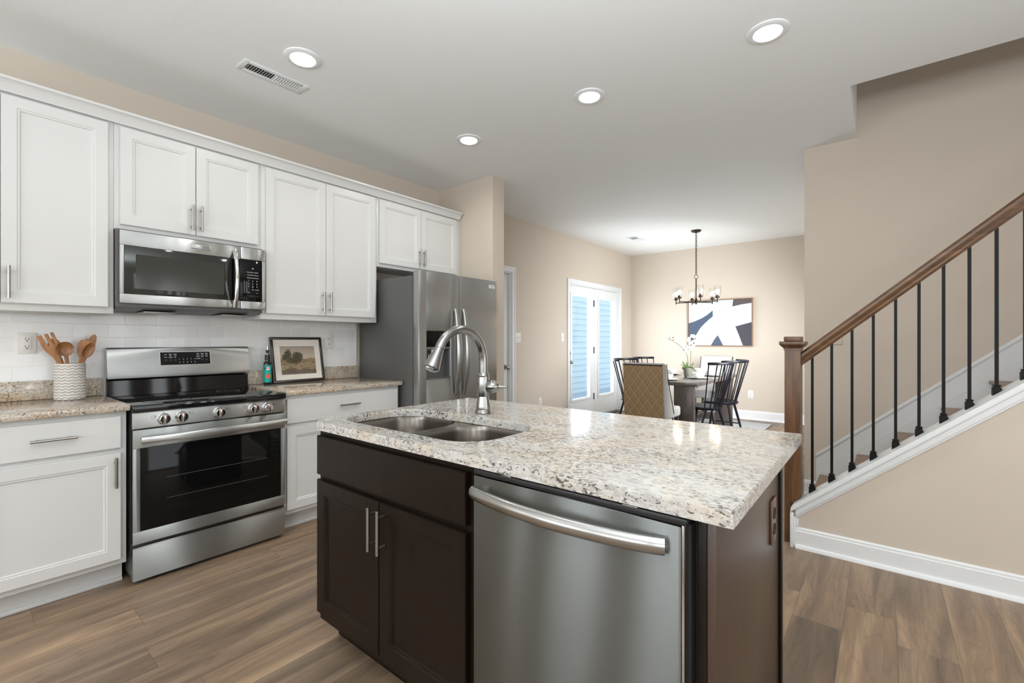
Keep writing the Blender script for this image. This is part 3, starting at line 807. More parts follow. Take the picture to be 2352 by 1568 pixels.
for y, z, s in ((0.727, 0.829, -1), (0.806, 0.830, 1), (0.985, 0.831, 1), (1.168, 0.831, -1), (1.248, 0.830, 1)):
    b = MB(); X = RX - 0.0017; c = y + s * 0.043 if s > 0 else y - 0.043; zz = z + 0.014
    for (a0, a1, e0, e1) in ((c - .009, c + .009, zz + .0055, zz + .0065), (c - .009, c + .009, zz - .0065, zz - .0055), (c - .009, c - .008, zz - .006, zz + .006), (c + .008, c + .009, zz - .006, zz + .006), (c - .007 * s, c - .003 * s, zz + 0.0005, zz + .004)):
        b.box(X, X + 0.0004, min(a0, a1), max(a0, a1), e0, e1)
    obj('burner_symbol', b, 'slot', fas)
    obj('index_mark', MB().box(X, X + 0.0004, y - 0.0015, y + 0.0015, z + 0.031, z + 0.036), 'slot', fas)
# oven door
od = MB()
od.box(0.626, RX, R0 + 0.002, R1 - 0.002, 0.690, 0.783, 0.003).box(0.626, RX, R0 + 0.002, R1 - 0.002, 0.205, 0.268, 0.003)
od.box(0.626, RX, R0 + 0.002, 0.629, 0.268, 0.690, 0.002).box(0.626, RX, 1.329, R1 - 0.002, 0.268, 0.690, 0.002)
odo = obj('oven_door', od, 'steelv', rg)
obj('oven_window', MB().box(0.628, RX - 0.001, 0.6295, 1.3285, 0.2685, 0.6895, 0.001), 'blackgl', odo)
b = MB()
for z in (0.41, 0.52):
    b.cyl((RX - 0.0006, 0.74, z), (RX - 0.0006, 1.25, z), 0.0006, n=6)
obj('oven_rack_lines', b, 'greyprint', odo)
h = []
for k in range(25):
    a = k / 24; y = 0.628 + a * (1.348 - 0.628)
    h.append((0.690 + 0.030 * math.sin(PI * a) ** 0.7 if 0 < a < 1 else 0.690, y, 0.736))
b = MB().tube(h, 0.0185, 18, flat=(1.0, 0.72))
b.box(0.6605, 0.700, 0.630, 0.655, 0.722, 0.750, 0.004).box(0.6605, 0.700, 1.321, 1.346, 0.722, 0.750, 0.004)
obj('oven_door_handle', b, 'steel', odo)
def rX(x, y, z): return lambda a, b, c: (x, y + a, z + b)
obj('maker_badge', MB().text('FRIGIDAIRE', rX(RX + 0.0004, 0.985, 0.243), 0.0125).text('GALLERY', rX(RX + 0.0004, 0.985, 0.231), 0.010), 'greyprint', odo)
obj('storage_drawer', MB().box(0.626, RX, R0 + 0.002, R1 - 0.002, 0.020, 0.186, 0.003), 'steelv', rg)
obj('drawer_lip', MB().box(0.634, RX + 0.002, R0 + 0.006, R1 - 0.006, 0.1865, 0.190, 0.001), 'chrome', rg)
# backguard: slanted stainless panel over a black riser
bg = MB()
bg.prism([(0.020, 1.030), (0.092, 1.012), (0.100, 1.035), (0.070, 1.182), (0.062, 1.194), (0.020, 1.196)], 'y', R0 + 0.002, R1 + 0.012, 0.002)
bgo = obj('backguard', bg, 'steel', rg)
obj('backguard_riser', MB().prism([(0.032, 0.905), (0.092, 0.9095), (0.086, 1.000), (0.032, 1.005)], 'y', R0 + 0.004, R1 + 0.002, 0.002), 'blackgl', rg)
obj('backguard_gap', MB().box(0.025, 0.070, R0 + 0.008, R1 - 0.004, 1.0055, 1.028), 'dark', rg)
nx = 0.147; sl = -0.030 / 0.147
def bgM(y, z):   # maps (across, up) on the slanted face
    return lambda a, b_, c: (0.1006 + (z + b_ - 1.035) * sl + c, y + a, z + b_)
def slab(b, y0, y1, z0, z1, c0, c1):
    f = bgM(0, 0); P = []
    for c in (c0, c1):
        P.append([b.bm.verts.new(f(y, z, c)) for y, z in ((y0, z0), (y1, z0), (y1, z1), (y0, z1))])
    A, B = P
    b.bm.faces.new(A[::-1]); b.bm.faces.new(B)
    for i in range(4): b.bm.faces.new((A[i], A[(i + 1) % 4], B[(i + 1) % 4], B[i]))
b = MB(); slab(b, 0.848, 1.128, 1.080, 1.168, 0.0, 0.0015); dso = obj('display_bezel', b, 'chrome', bgo)
b = MB(); slab(b, 0.852, 1.124, 1.084, 1.164, 0.0016, 0.0026); obj('display', b, 'blackgl', bgo)
b = MB()
def lab(b, txt, y, z, s): b.text(txt, (lambda f: (lambda a, b_, c: f(a, b_, 0.0032)))(bgM(y, z)), s)
for y, z, tx in ((0.880, 1.149, 'Bake'), (0.905, 1.152, 'Conv'), (0.905, 1.146, 'Bake'), (0.930, 1.152, 'Conv'), (0.930, 1.146, 'Roast'),
                 (0.880, 1.133, 'Broil'), (0.905, 1.136, 'No'), (0.905, 1.130, 'Preheat'), (0.930, 1.136, 'Air'), (0.930, 1.130, 'Fry'),
                 (1.055, 1.153, 'Slow'), (1.055, 1.147, 'Cook'), (1.080, 1.153, 'Steam'), (1.080, 1.147, 'Clean'), (1.104, 1.153, 'Delay'), (1.104, 1.147, 'Start'),
                 (1.055, 1.138, 'Keep'), (1.055, 1.132, 'Warm'), (1.080, 1.138, 'Oven'), (1.080, 1.132, 'Light'), (1.104, 1.138, 'Timer'), (1.104, 1.132, 'Set'),
                 (1.057, 1.119, 'START')):
    lab(b, tx, y, z, 0.0075 if tx != 'START' else 0.009)
for i, c in enumerate('12345'): lab(b, c, 0.952 + i * 0.021, 1.119, 0.0105)
for i, c in enumerate('67890'): lab(b, c, 0.952 + i * 0.021, 1.099, 0.0105)
obj('button_labels', b, 'print', bgo)
for y in (0.880, 0.905, 0.930, 1.080, 1.104):
    f = bgM(y, 1.113)
    obj('icon_ring', MB().tube([f(0.005 * math.cos(2 * PI * k / 16), 0.005 * math.sin(2 * PI * k / 16), 0.0030) for k in range(16)], 0.0006, 6, closed=True), 'greyprint', bgo)

# ------------------------------------------------------------------ microwave
mw = thing('microwave', 'stainless over-the-range microwave with black glass door and bowed handle', 'microwave', (0.2, 0.975, 1.405))
Y0, Y1, MX = 0.599, 1.353, 0.385
obj('body', MB().box(0.011, 0.352, 0.5895, 1.3455, 1.425, 1.850), 'graypaint', mw)
b = MB().prism([(0.011, 1.407), (0.30, 1.412), (0.366, 1.4245), (0.011, 1.4245)], 'y', 0.592, 1.343)
und = obj('underside_vent', b, 'graypaint', mw)
for y in (0.72, 1.12):
    obj('grease_filter', MB().box(0.12, 0.30, y, y + 0.16, 1.399, 1.4065, 0.002), 'nickel', und)
df = MB()
df.box(0.353, MX, Y0, 1.1995, 1.759, 1.840, 0.004).box(0.353, MX, Y0, 1.1995, 1.443, 1.494, 0.004)
df.box(0.353, MX, Y0, 0.618, 1.494, 1.759, 0.002).box(0.353, MX, 1.150, 1.1995, 1.494, 1.759, 0.001)
mdo = obj('door', df, 'steel', mw)
obj('door_glass', MB().box(0.355, MX - 0.001, 0.6185, 1.1497, 1.4945, 1.7585, 0.001), 'mwgl', mdo)
obj('window_screen', MB().box(MX - 0.0009, MX - 0.0004, 0.668, 1.105, 1.525, 1.715), 'mesh', mdo)
obj('handle_backing', MB().box(MX - 0.0005, MX + 0.002, 1.148, 1.198, 1.4945, 1.7585), 'blackgl', mdo)
h = []
for k in range(21):
    a = k / 20; h.append((MX + 0.012 + 0.034 * math.sin(PI * a) ** 0.8 if 0 < a < 1 else MX + 0.012, 1.163, 1.450 + a * 0.362))
b = MB().tube(h, 0.0155, 16, flat=(1.0, 0.8))
b.box(MX + 0.0025, MX + 0.014, 1.152, 1.174, 1.452, 1.472, 0.002).box(MX + 0.0025, MX + 0.014, 1.152, 1.174, 1.790, 1.810, 0.002)
obj('door_handle', b, 'chrome', mdo)
b = MB()
b.box(0.353, MX, 1.2005, Y1, 1.764, 1.840, 0.004).box(0.353, MX, 1.2005, Y1, 1.443, 1.493, 0.004).box(0.353, MX, 1.332, Y1, 1.493, 1.764, 0.003)
cp = obj('control_frame', b, 'steel', mw)
obj('control_panel', MB().box(0.355, MX - 0.0008, 1.2005, 1.3317, 1.4935, 1.7635, 0.001), 'blackgl', cp)
b = MB(); X = MX
rows = [('Power', 'Popcorn', 'Melt'), ('Time', 'Defrost', 'Timer'), ('Keep', 'Reheat', 'Clock')]
for r, row in enumerate(rows):
    for c, tx in enumerate(row): b.text(tx, rX(X, 1.249 + c * 0.025, 1.682 - r * 0.018), 0.0095)
for i, c in enumerate('123456789'): b.text(c, rX(X, 1.249 + (i % 3) * 0.025, 1.626 - (i // 3) * 0.019), 0.013)
b.text('0', rX(X, 1.274, 1.569), 0.013).text('START', rX(X, 1.299, 1.568), 0.009).text('Stop', rX(X, 1.249, 1.551), 0.008).text('Lock', rX(X, 1.299, 1.549), 0.008)
obj('button_labels', b, 'print', cp)
for i in range(4):
    y = 1.246 + i * 0.019
    obj('icon_ring', MB().tube([(X, y + 0.005 * math.cos(2 * PI * k / 14), 1.528 + 0.005 * math.sin(2 * PI * k / 14)) for k in range(14)], 0.0006, 6, closed=True), 'greyprint', cp)
bd = obj('maker_badge', MB().box(MX + 0.0001, MX + 0.0015, 0.928, 1.034, 1.784, 1.812, 0.0005), 'steel', mdo)
b = MB().text('FRIGIDAIRE', rX(MX + 0.0019, 0.981, 1.802), 0.0165).box(MX + 0.0016, MX + 0.0019, 0.930, 1.032, 1.786, 1.7935)
obj('badge_lettering', b, 'greyprint', mdo)

# ------------------------------------------------------------------ refrigerator
F0, F1, FX = 2.291, 3.203, 0.827
fr = thing('refrigerator', 'stainless side-by-side refrigerator with ice and water dispenser', 'refrigerator', (0.42, 2.75, 0))
obj('body', MB().box(0.03, 0.752, F0, F1, 0.02, 1.745, 0.003), 'graypaint', fr)
obj('hinge_cover', MB().box(0.69, 0.80, F0 + 0.01, F0 + 0.12, 1.7455, 1.772, 0.004), 'black', fr)
obj('hinge_cover', MB().box(0.69, 0.80, F1 - 0.12, F1 - 0.01, 1.7455, 1.772, 0.004), 'black', fr)
obj('toe_grille', MB().box(0.70, 0.765, F0 + 0.01, F1 - 0.01, 0.001, 0.085), 'black', fr)
obj('door_gap_shade', MB().box(0.7525, 0.7575, F0 + 0.003, F1 - 0.003, 0.10, 1.776), 'dark', fr)  # near-black sheet that paints the shade in the door gaps
# freezer door with dispenser opening
DY0, DY1, DZ0, DZ1 = 2.368, 2.620, 0.930, 1.313
b = MB()
b.box(0.758, FX, F0, DY0, 0.095, 1.780, 0.004).box(0.758, FX, DY1, 2.7185, 0.095, 1.780, 0.004)
b.box(0.758, FX, DY0 - 0.004, DY1 + 0.004, DZ1, 1.780, 0.001).box(0.758, FX, DY0 - 0.004, DY1 + 0.004, 0.095, DZ0, 0.001).box(0.758, 0.762, DY0 - .004, DY1 + .004, DZ0, DZ1)
fd = obj('freezer_door', b, 'steeld', fr)
b = MB().box(0.763, 0.824, DY0, DY1, 1.188, DZ1 - 0.0005, 0.002)
dp = obj('dispenser_panel', b, 'blackgl', fd)
b = MB().box(0.763, 0.766, DY0, DY1, DZ0, 1.1875).box(0.766, 0.820, DY0, DY0 + 0.012, DZ0, 1.1875).box(0.766, 0.820, DY1 - 0.012, DY1, DZ0, 1.1875)
b.box(0.766, 0.832, DY0, DY1, DZ0 - 0.0, DZ0 + 0.012, 0.002)
obj('dispenser_recess', b, 'graypaint', fd)
b = MB().box(0.772, 0.826, DY0 + 0.01, DY1 - 0.01, 1.165, 1.187, 0.003).cyl((0.795, 2.45, 1.165), (0.795, 2.45, 1.12), 0.012, n=14).box(0.775, 0.783, 2.42, 2.48, 1.02, 1.13, 0.003).box(0.775, 0.783, 2.51, 2.57, 1.02, 1.13, 0.003)
obj('dispenser_paddle', b, 'nickel', fd)
fz = obj('fridge_door', MB().box(0.758, FX, 2.7235, F1, 0.095, 1.780, 0.004), 'steeld', fr)
for par, y, s in ((fd, 2.672, -1), (fz, 2.770, 1)):
    h = []
    for k in range(29):
        a = k / 28; q = math.sin(PI * a)
        h.append((FX + 0.008 + 0.052 * q ** 0.8 if 0 < a < 1 else FX + 0.008, y, 0.780 + a * 0.720))
    b = MB().tube(h, [0.015 + 0.009 * math.sin(PI * k / 28) for k in range(29)], 16, flat=(0.6, 1.15))
    obj('door_handle', b, 'steeld', par)
b = MB().box(FX + 0.0002, FX + 0.0015, 3.095, 3.172, 1.709, 1.739, 0.0005)
bd = obj('maker_badge', b, 'print', fz)
obj('badge_lettering', MB().text('FRIGIDAIRE', rX(FX + 0.0018, 3.1335, 1.730), 0.0115).text('GALLERY', rX(FX + 0.0018, 3.1335, 1.718), 0.009), 'slot', fz)

# ------------------------------------------------------------------ island
IX0, IX1, IY0, IY1 = 1.765, 3.375, 0.938, 1.880
IT, IB = 0.914, 0.882
isl = thing('island_countertop', 'pale speckled granite island countertop with sink cutout', 'countertop', (2.5, 1.4, IB))
def rounded(x0, x1, y0, y1, rads, n=8):
    pts = []
    cs = [(x1, y1, 0, rads[0]), (x0, y1, 90, rads[1]), (x0, y0, 180, rads[2]), (x1, y0, 270, rads[3])]
    sgn = {0: (-1, -1), 90: (1, -1), 180: (1, 1), 270: (-1, 1)}
    for X, Y, a0, r in cs:
        sx, sy = sgn[a0]; cx, cy = X + sx * r, Y + sy * r
        if r < 1e-4: pts.append((X, Y)); continue
        for k in range(n + 1):
            a = math.radians(a0 + 90 * k / n); pts.append((cx + r * math.cos(a), cy + r * math.sin(a)))
    return pts
outer = [(IX1, IY0), (IX1, IY1), (IX0, IY1), (IX0, IY0 + 0.045), (IX0 + 0.065, IY0)]
SX0, SX1, SY0, SY1 = 1.805, 2.600, 1.030, 1.425
hole = rounded(SX0, SX1, SY0, SY1, (0.13, 0.16, 0.13, 0.13), 10)
t = bmesh.new()
def loop(pts, z):
    vs = [t.verts.new((x, y, z)) for x, y in pts]
    es = [t.edges.new((vs[i], vs[(i + 1) % len(vs)])) for i in range(len(vs))]
    return vs, es
ov, oe = loop(outer, IT); hv, he = loop(hole, IT)
bmesh.ops.triangle_fill(t, use_beauty=True, use_dissolve=False, edges=oe + he)
top = t.faces[:]
for f in top:
    if f.normal.z < 0: f.normal_flip()
r = bmesh.ops.extrude_face_region(t, geom=top)
for v in [g for g in r['geom'] if isinstance(g, bmesh.types.BMVert)]: v.co.z = IB
bmesh.ops.recalc_face_normals(t, faces=t.faces)
ed = [e for e in t.edges if all(abs(v.co.z - IT) < 1e-6 for v in e.verts) and len(e.link_faces) == 2 and abs(e.link_faces[0].normal.z) + abs(e.link_faces[1].normal.z) < 1.2]
bmesh.ops.bevel(t, geom=ed, offset=0.003, segments=2, affect='EDGES')
mb = MB(); mb._merge(t)
obj('slab', mb, 'granite2', isl, smooth=30)

BX0, BX1, BY0, BY1 = 1.795, 3.335, 0.975, 1.680   # cabinet carcass
icab = thing('island_cabinet', 'espresso stained sink base cabinet with two doors under the island top', 'cabinet', (2.25, 1.3, 0))
b = MB().box(BX0, 2.680, BY0, BY0 + 0.02, 0.100, 0.8815).box(BX0, BX0 + 0.018, BY0 + 0.02, BY1, 0.100, 0.8815).box(2.662, 2.680, BY0 + 0.02, BY1 - 0.0, 0.100, 0.8815).box(BX0 + 0.018, 2.662, BY1 - 0.018, BY1, 0.1, 0.8815).box(BX0 + 0.018, 2.662, BY0 + 0.02, BY1 - 0.018, 0.1, 0.118)
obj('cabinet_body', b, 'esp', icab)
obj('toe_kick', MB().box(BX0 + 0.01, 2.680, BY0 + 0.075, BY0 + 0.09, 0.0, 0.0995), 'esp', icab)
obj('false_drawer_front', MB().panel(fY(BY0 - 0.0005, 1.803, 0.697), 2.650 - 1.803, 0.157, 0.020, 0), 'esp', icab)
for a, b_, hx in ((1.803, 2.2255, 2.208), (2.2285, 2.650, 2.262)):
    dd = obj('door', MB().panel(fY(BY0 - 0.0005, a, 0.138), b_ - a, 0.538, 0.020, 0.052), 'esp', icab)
    bar_handle('handle', (hx, BY0 - 0.052, 0.510), (hx, BY0 - 0.052, 0.662), (0, -1, 0), dd, r=0.0062)
# end panel and filler
ep = thing('island_end_panel', 'brown end panel of the island beside the dishwasher', 'panel', (3.32, 1.3, 0))
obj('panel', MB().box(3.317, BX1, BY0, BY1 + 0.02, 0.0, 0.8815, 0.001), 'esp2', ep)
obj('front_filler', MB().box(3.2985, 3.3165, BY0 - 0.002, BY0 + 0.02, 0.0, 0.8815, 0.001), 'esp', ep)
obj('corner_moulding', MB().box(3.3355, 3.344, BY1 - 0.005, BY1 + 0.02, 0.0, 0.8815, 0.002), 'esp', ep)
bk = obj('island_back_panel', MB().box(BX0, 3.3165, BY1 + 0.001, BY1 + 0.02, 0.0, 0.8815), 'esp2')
tag(bk, 'brown back panel of the island facing the stairs', 'panel'); origin_to(bk, (2.55, BY1 + 0.01, 0))
# outlet on the end panel
op = thing('outlet', 'dark brown outlet on the island end panel under the countertop corner', 'outlet', (3.337, 1.565, 0.70))
obj('cover_plate', MB().box(3.3352, 3.341, 1.530, 1.602, 0.635, 0.765, 0.002), 'outletbr', op)
b = MB()
for z in (0.675, 0.722):
    b.tube([(3.342, 1.566 + 0.016 * math.cos(2 * PI * k / 20), z + 0.016 * math.sin(2 * PI * k / 20)) for k in range(20)], 0.0015, 6, closed=True)
    b.box(3.3412, 3.342, 1.558, 1.560, z - 0.004, z + 0.008).box(3.3412, 3.342, 1.571, 1.573, z - 0.004, z + 0.008)
obj('receptacle', b, 'slot', op)

# dishwasher
dw = thing('dishwasher', 'stainless dishwasher with bowed bar handle built into the island', 'dishwasher', (3.0, 1.25, 0))
DX0, DX1, DYF = 2.700, 3.283, 0.935
obj('tub', MB().box(2.705, 3.295, 0.985, 1.55, 0.09, 0.872), 'black', dw)
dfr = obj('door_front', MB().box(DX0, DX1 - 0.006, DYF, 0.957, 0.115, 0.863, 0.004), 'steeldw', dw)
obj('door_edge', MB().box(DX1 - 0.0055, DX1, DYF + 0.004, 0.957, 0.115, 0.866, 0.001), 'chrome', dw)
obj('door_liner', MB().box(DX0 + 0.004, DX1 + 0.008, 0.9575, 0.984, 0.115, 0.864), 'black', dw)
b = MB().box(DX0, DX1 + 0.006, DYF + 0.001, 0.984, 0.8645, 0.8795, 0.003)
cpn = obj('control_strip', b, 'black', dw)
for x in (2.80, 3.15): obj('mounting_clip', MB().box(x, x + 0.035, DYF - 0.001, DYF + 0.03, 0.8797, 0.8812, 0.0005), 'nickel', cpn)
for i, tx in enumerate(('Power', 'Heavy', 'Normal', 'Quick', 'Rinse', 'Dry', 'High', 'Start', 'Delay', 'Cancel')):
    x = 2.755 + i * 0.052
    obj('button_label', MB().text(tx, (lambda x: lambda a, b_, c: (x + a, DYF + 0.010 + b_, 0.88))(x), 0.009), 'greyprint', cpn)
obj('toe_panel', MB().box(2.69, 3.297, 1.03, 1.045, 0.0, 0.088), 'black', dw)
h = []
for k in range(33):
    a = k / 32; x = 2.716 + a * (3.250 - 2.716)
    h.append((x, DYF - 0.016 - 0.040 * math.sin(PI * a) ** 0.75 if 0 < a < 1 else DYF - 0.016, 0.822))
b = MB().tube(h, 0.0185, 20, flat=(1.0, 0.8))
b.cyl((2.727, DYF - 0.0005, 0.822), (2.727, DYF - 0.02, 0.822), 0.014, n=14).cyl((3.240, DYF - 0.0005, 0.822), (3.240, DYF - 0.02, 0.822), 0.014, n=14)
obj('door_handle', b, 'pullh', dfr)

# sink
sk_ = thing('sink', 'double bowl stainless undermount sink in the island countertop', 'sink', (2.2, 1.23, 0.68))
def bowl(x0, x1, y0, y1, r, name, depth=0.19):
    zt = IB - 0.002
    b = MB(); rings = []
    for s, z in ((0.0, zt), (0.004, zt - 0.02), (0.012, zt - depth + 0.03), (0.028, zt - depth + 0.008), (0.055, zt - depth)):
        rings.append([b.bm.verts.new((x, y, z)) for x, y in rounded(x0 + s, x1 - s, y0 + s, y1 - s, (r - s * .3,) * 4, 10)])
    for A, B in zip(rings, rings[1:]):
        n = len(A)
        for i in range(n): b.bm.faces.new((A[i], A[(i + 1) % n], B[(i + 1) % n], B[i]))
    b.bm.faces.new(rings[-1])
    o = obj(name, b, 'sink', sk_, smooth=50)
    cx, cy = (x0 + x1) / 2, (y0 + y1) / 2
    d = MB().lathe([(0.0, 0.001), (0.03, 0.001), (0.042, 0.004), (0.044, 0.001)], (cx, cy, zt - depth + 0.001), 24)
    obj('drain', d, 'chrome', o)
    return o
b1 = (SX0 + 0.012, 2.170, SY0 - 0.005, SY1 + 0.012); b2 = (2.215, SX1 - 0.006, SY0 - 0.005, SY1 - 0.0)
bowl(*b1, 0.11, 'basin'); bowl(*b2, 0.11, 'basin')
# deck between and around the bowls
t = bmesh.new()
o1, e1 = loop(rounded(SX0 - 0.02, SX1 + 0.02, SY0 - 0.03, SY1 + 0.03, (0.1,) * 4, 6), IB - 0.0015)
o2, e2 = loop(rounded(*b1, (0.11,) * 4, 10), IB - 0.0015); o3, e3 = loop(rounded(*b2, (0.11,) * 4, 10), IB - 0.0015)
bmesh.ops.triangle_fill(t, use_beauty=True, edges=e1 + e2 + e3)
mb = MB(); mb._merge(t)
obj('rim', mb, 'sink', sk_)

# faucet
fc = thing('faucet', 'brushed steel gooseneck pull-down faucet behind the island sink', 'faucet', (2.209, 1.512, IT))
fx, fy = 2.209, 1.512
obj('base', MB().lathe([(0, 0.0), (0.036, 0.0), (0.037, 0.006), (0.034, 0.011), (0.034, 0.016), (0.032, 0.019), (0.0325, 0.024), (0.029, 0.045), (0.0255, 0.070), (0.025, 0.076), (0.0, 0.076)], (fx, fy, IT + 0.0003), 32), 'faucet', fc)
obj('body', MB().lathe([(0, 0.0), (0.0255, 0.0), (0.0265, 0.004), (0.0265, 0.082), (0.025, 0.088), (0.0265, 0.092), (0.0235, 0.100), (0.021, 0.104), (0.0, 0.104)], (fx, fy, IT + 0.077), 32), 'faucet', fc)
pts = [(fx, fy, IT + 0.17), (fx, fy, 1.13)]
cy_, cz_, rr = fy - 0.137, 1.148, 0.137
for k in range(0, 23):
    a = math.radians(k * 155 / 22); pts.append((fx, cy_ + rr * math.cos(a), cz_ + rr * math.sin(a)))
obj('spout', MB().tube(pts, 0.0185, 24), 'faucet', fc)
e = Vector(pts[-1]); dr_ = (Vector(pts[-1]) - Vector(pts[-2])).normalized()
obj('spray_head', MB().tube([e + dr_ * s for s in (0.001, 0.004, 0.035, 0.075, 0.086, 0.090)], [0.0192, 0.0195, 0.024, 0.0315, 0.0325, 0.029], 24), 'faucet', fc)
hd = [c for c in fc.children if c.name.startswith('spray_head')][0]
obj('nozzle', MB().tube([e + dr_ * s for s in (0.0905, 0.0945)], [0.027, 0.025], 20), 'chrome', hd)
b = MB().tube([e + dr_ * (-0.001), e + dr_ * 0.0008], 0.0190, 20); obj('joint_ring', b, 'black', hd)
b = MB()
hx = Vector((fx, fy, 1.035))
dirh = Vector((0.93, 0.35, 0)).normalized()
b.tube([hx + dirh * s for s in (0.022, 0.028, 0.037, 0.048, 0.060, 0.069, 0.074)], [0.020, 0.026, 0.0295, 0.0295, 0.025, 0.017, 0.009], 24)
b.tube([hx + dirh * 0.045 + Vector((0, -0.01, 0.0)), hx + dirh * 0.045 + Vector((-0.02, -0.055, 0.006)), hx + dirh * 0.045 + Vector((-0.035, -0.085, 0.008))], [0.009, 0.006, 0.0055], 12) if False else b.tube([hx + dirh * 0.060, hx + dirh * 0.090, hx + dirh * 0.112], [0.009, 0.007, 0.006], 12)
obj('lever_handle', b, 'faucet', fc)

# ------------------------------------------------------------------ stairs and railing
st = thing('staircase', 'wooden staircase with white risers climbing behind the iron balusters', 'staircase', (4.8, 3.85, 0))
NX, NZ, RUN, RISE = 3.204, 0.180, 0.234, 0.1985
for k in range(13):
    x = NX + k * RUN; z = NZ + k * RISE
    obj('riser', MB().box(x + 0.024, x + 0.040, 3.337, 4.3615, max(0, z - RISE), z - 0.0262), 'trim', st)
    obj('tread', MB().box(x, x + RUN + 0.0235, 3.337, 4.3615, z - 0.026, z, 0.010, 3), 'tread', st)
nw = thing('newel_post', 'square stained wood newel post with a stepped cap at the foot of the stairs', 'newel post', (3.165, 3.305, 0))
obj('post', MB().box(3.122, 3.1595, 3.260, 3.348, 0, 1.175, 0.002).box(3.1595, 3.207, 3.260, 3.348, capz(3.21) + 0.0005, 1.175, 0.002) if False else MB().prism([(3.122, 0), (3.1592, 0), (3.1592, capz(3.16) + 0.003), (3.207, capz(3.207) + 0.004), (3.207, 1.178), (3.122, 1.178)], 'y', 3.3705 - 0.11, 3.348), 'oak', nw)
cx_, cy2 = 3.1645, 3.304
b = MB()
def sq(b, h0, z0, h1, z1):
    A = [b.bm.verts.new((cx_ + s * h0, cy2 + q * h0, z0)) for s, q in ((-1, -1), (1, -1), (1, 1), (-1, 1))]
    B = [b.bm.verts.new((cx_ + s * h1, cy2 + q * h1, z1)) for s, q in ((-1, -1), (1, -1), (1, 1), (-1, 1))]
    b.bm.faces.new(A[::-1]); b.bm.faces.new(B)
    for i in range(4): b.bm.faces.new((A[i], A[(i + 1) % 4], B[(i + 1) % 4], B[i]))
sq(b, 0.047, 1.1785, 0.047, 1.190); sq(b, 0.047, 1.190, 0.064, 1.209); b.box(cx_ - 0.069, cx_ + 0.069, cy2 - 0.069, cy2 + 0.069, 1.209, 1.232, 0.005); b.box(cx_ - 0.047, cx_ + 0.047, cy2 - 0.047, cy2 + 0.047, 1.232, 1.262, 0.005)
obj('cap', b, 'oak', nw)
# rail
def rz(x): return 1.125 + 0.858 * (x - 3.207)   # rail centre height
hr = thing('handrail', 'stained wood stair handrail rising from the newel post', 'handrail', (3.3, 3.30, 1.13))
prof = [(-0.020, -0.034), (0.020, -0.034), (0.026, -0.022), (0.022, -0.012), (0.031, 0.008), (0.029, 0.022), (0.018, 0.033), (0.0, 0.037), (-0.018, 0.033), (-0.029, 0.022), (-0.031, 0.008), (-0.022, -0.012), (-0.026, -0.022)]
b = MB(); xa, xb = 3.2075, 6.4
A = [b.bm.verts.new((xa, 3.301 + p, rz(xa) + q * 1.2)) for p, q in prof]; B = [b.bm.verts.new((xb, 3.301 + p, rz(xb) + q * 1.2)) for p, q in prof]
b.bm.faces.new(A); b.bm.faces.new(B[::-1])
for i in range(len(prof)): b.bm.faces.new((A[i], A[(i + 1) % len(prof)], B[(i + 1) % len(prof)], B[i]))
obj('rail', b, 'oakx', hr)
order = ['first baluster from the newel post', 'second baluster from the newel post', 'third baluster from the newel post', 'fourth baluster from the newel post', 'fifth baluster from the newel post',
         'sixth baluster from the newel post', 'seventh baluster from the newel post', 'eighth baluster from the newel post', 'ninth baluster from the newel post', 'tenth baluster from the newel post, its foot at the picture edge']
H_B = None
for k in range(10):
    x = 3.263 + k * 0.0965; y = 3.296
    zf = capz(x) + 0.002
    L_b = rz(x) - 0.0415 - zf
    if H_B is None:
        root = thing('baluster', 'black square iron baluster, ' + order[k], 'baluster', (x, y, zf), 'iron balusters under the handrail')
        s = 0.0068
        m1 = MB().prism([(-s, 0.004 - 0.84 * s), (s, 0.004 + 0.84 * s), (s, 0.800 + 0.858 * s), (-s, 0.800 - 0.858 * s)], 'y', -s, s)
        o_b = obj('bar', m1, 'iron', root, local=True)
        m2 = MB(); g = 0.0165
        m2.prism([(-g, -0.84 * g + 0.0005), (g, 0.84 * g + 0.0005), (g, 0.0165 + 0.006), (0.011, 0.030), (-0.011, 0.030), (-g, 0.024)], 'y', -g, g)
        m2.box(-0.0145, 0.0145, -0.0145, 0.0145, 0.033, 0.040, 0.002).box(-0.011, 0.011, -0.011, 0.011, 0.030, 0.033)
        obj('shoe', m2, 'iron', root, local=True)
        H_B = root; r = root
    else:
        r = dup(H_B, (x, y, zf), 0, 'black square iron baluster, ' + order[k])
    [c for c in r.children if c.name.startswith('bar')][0].scale.z = (L_b - 0.0005) / 0.800

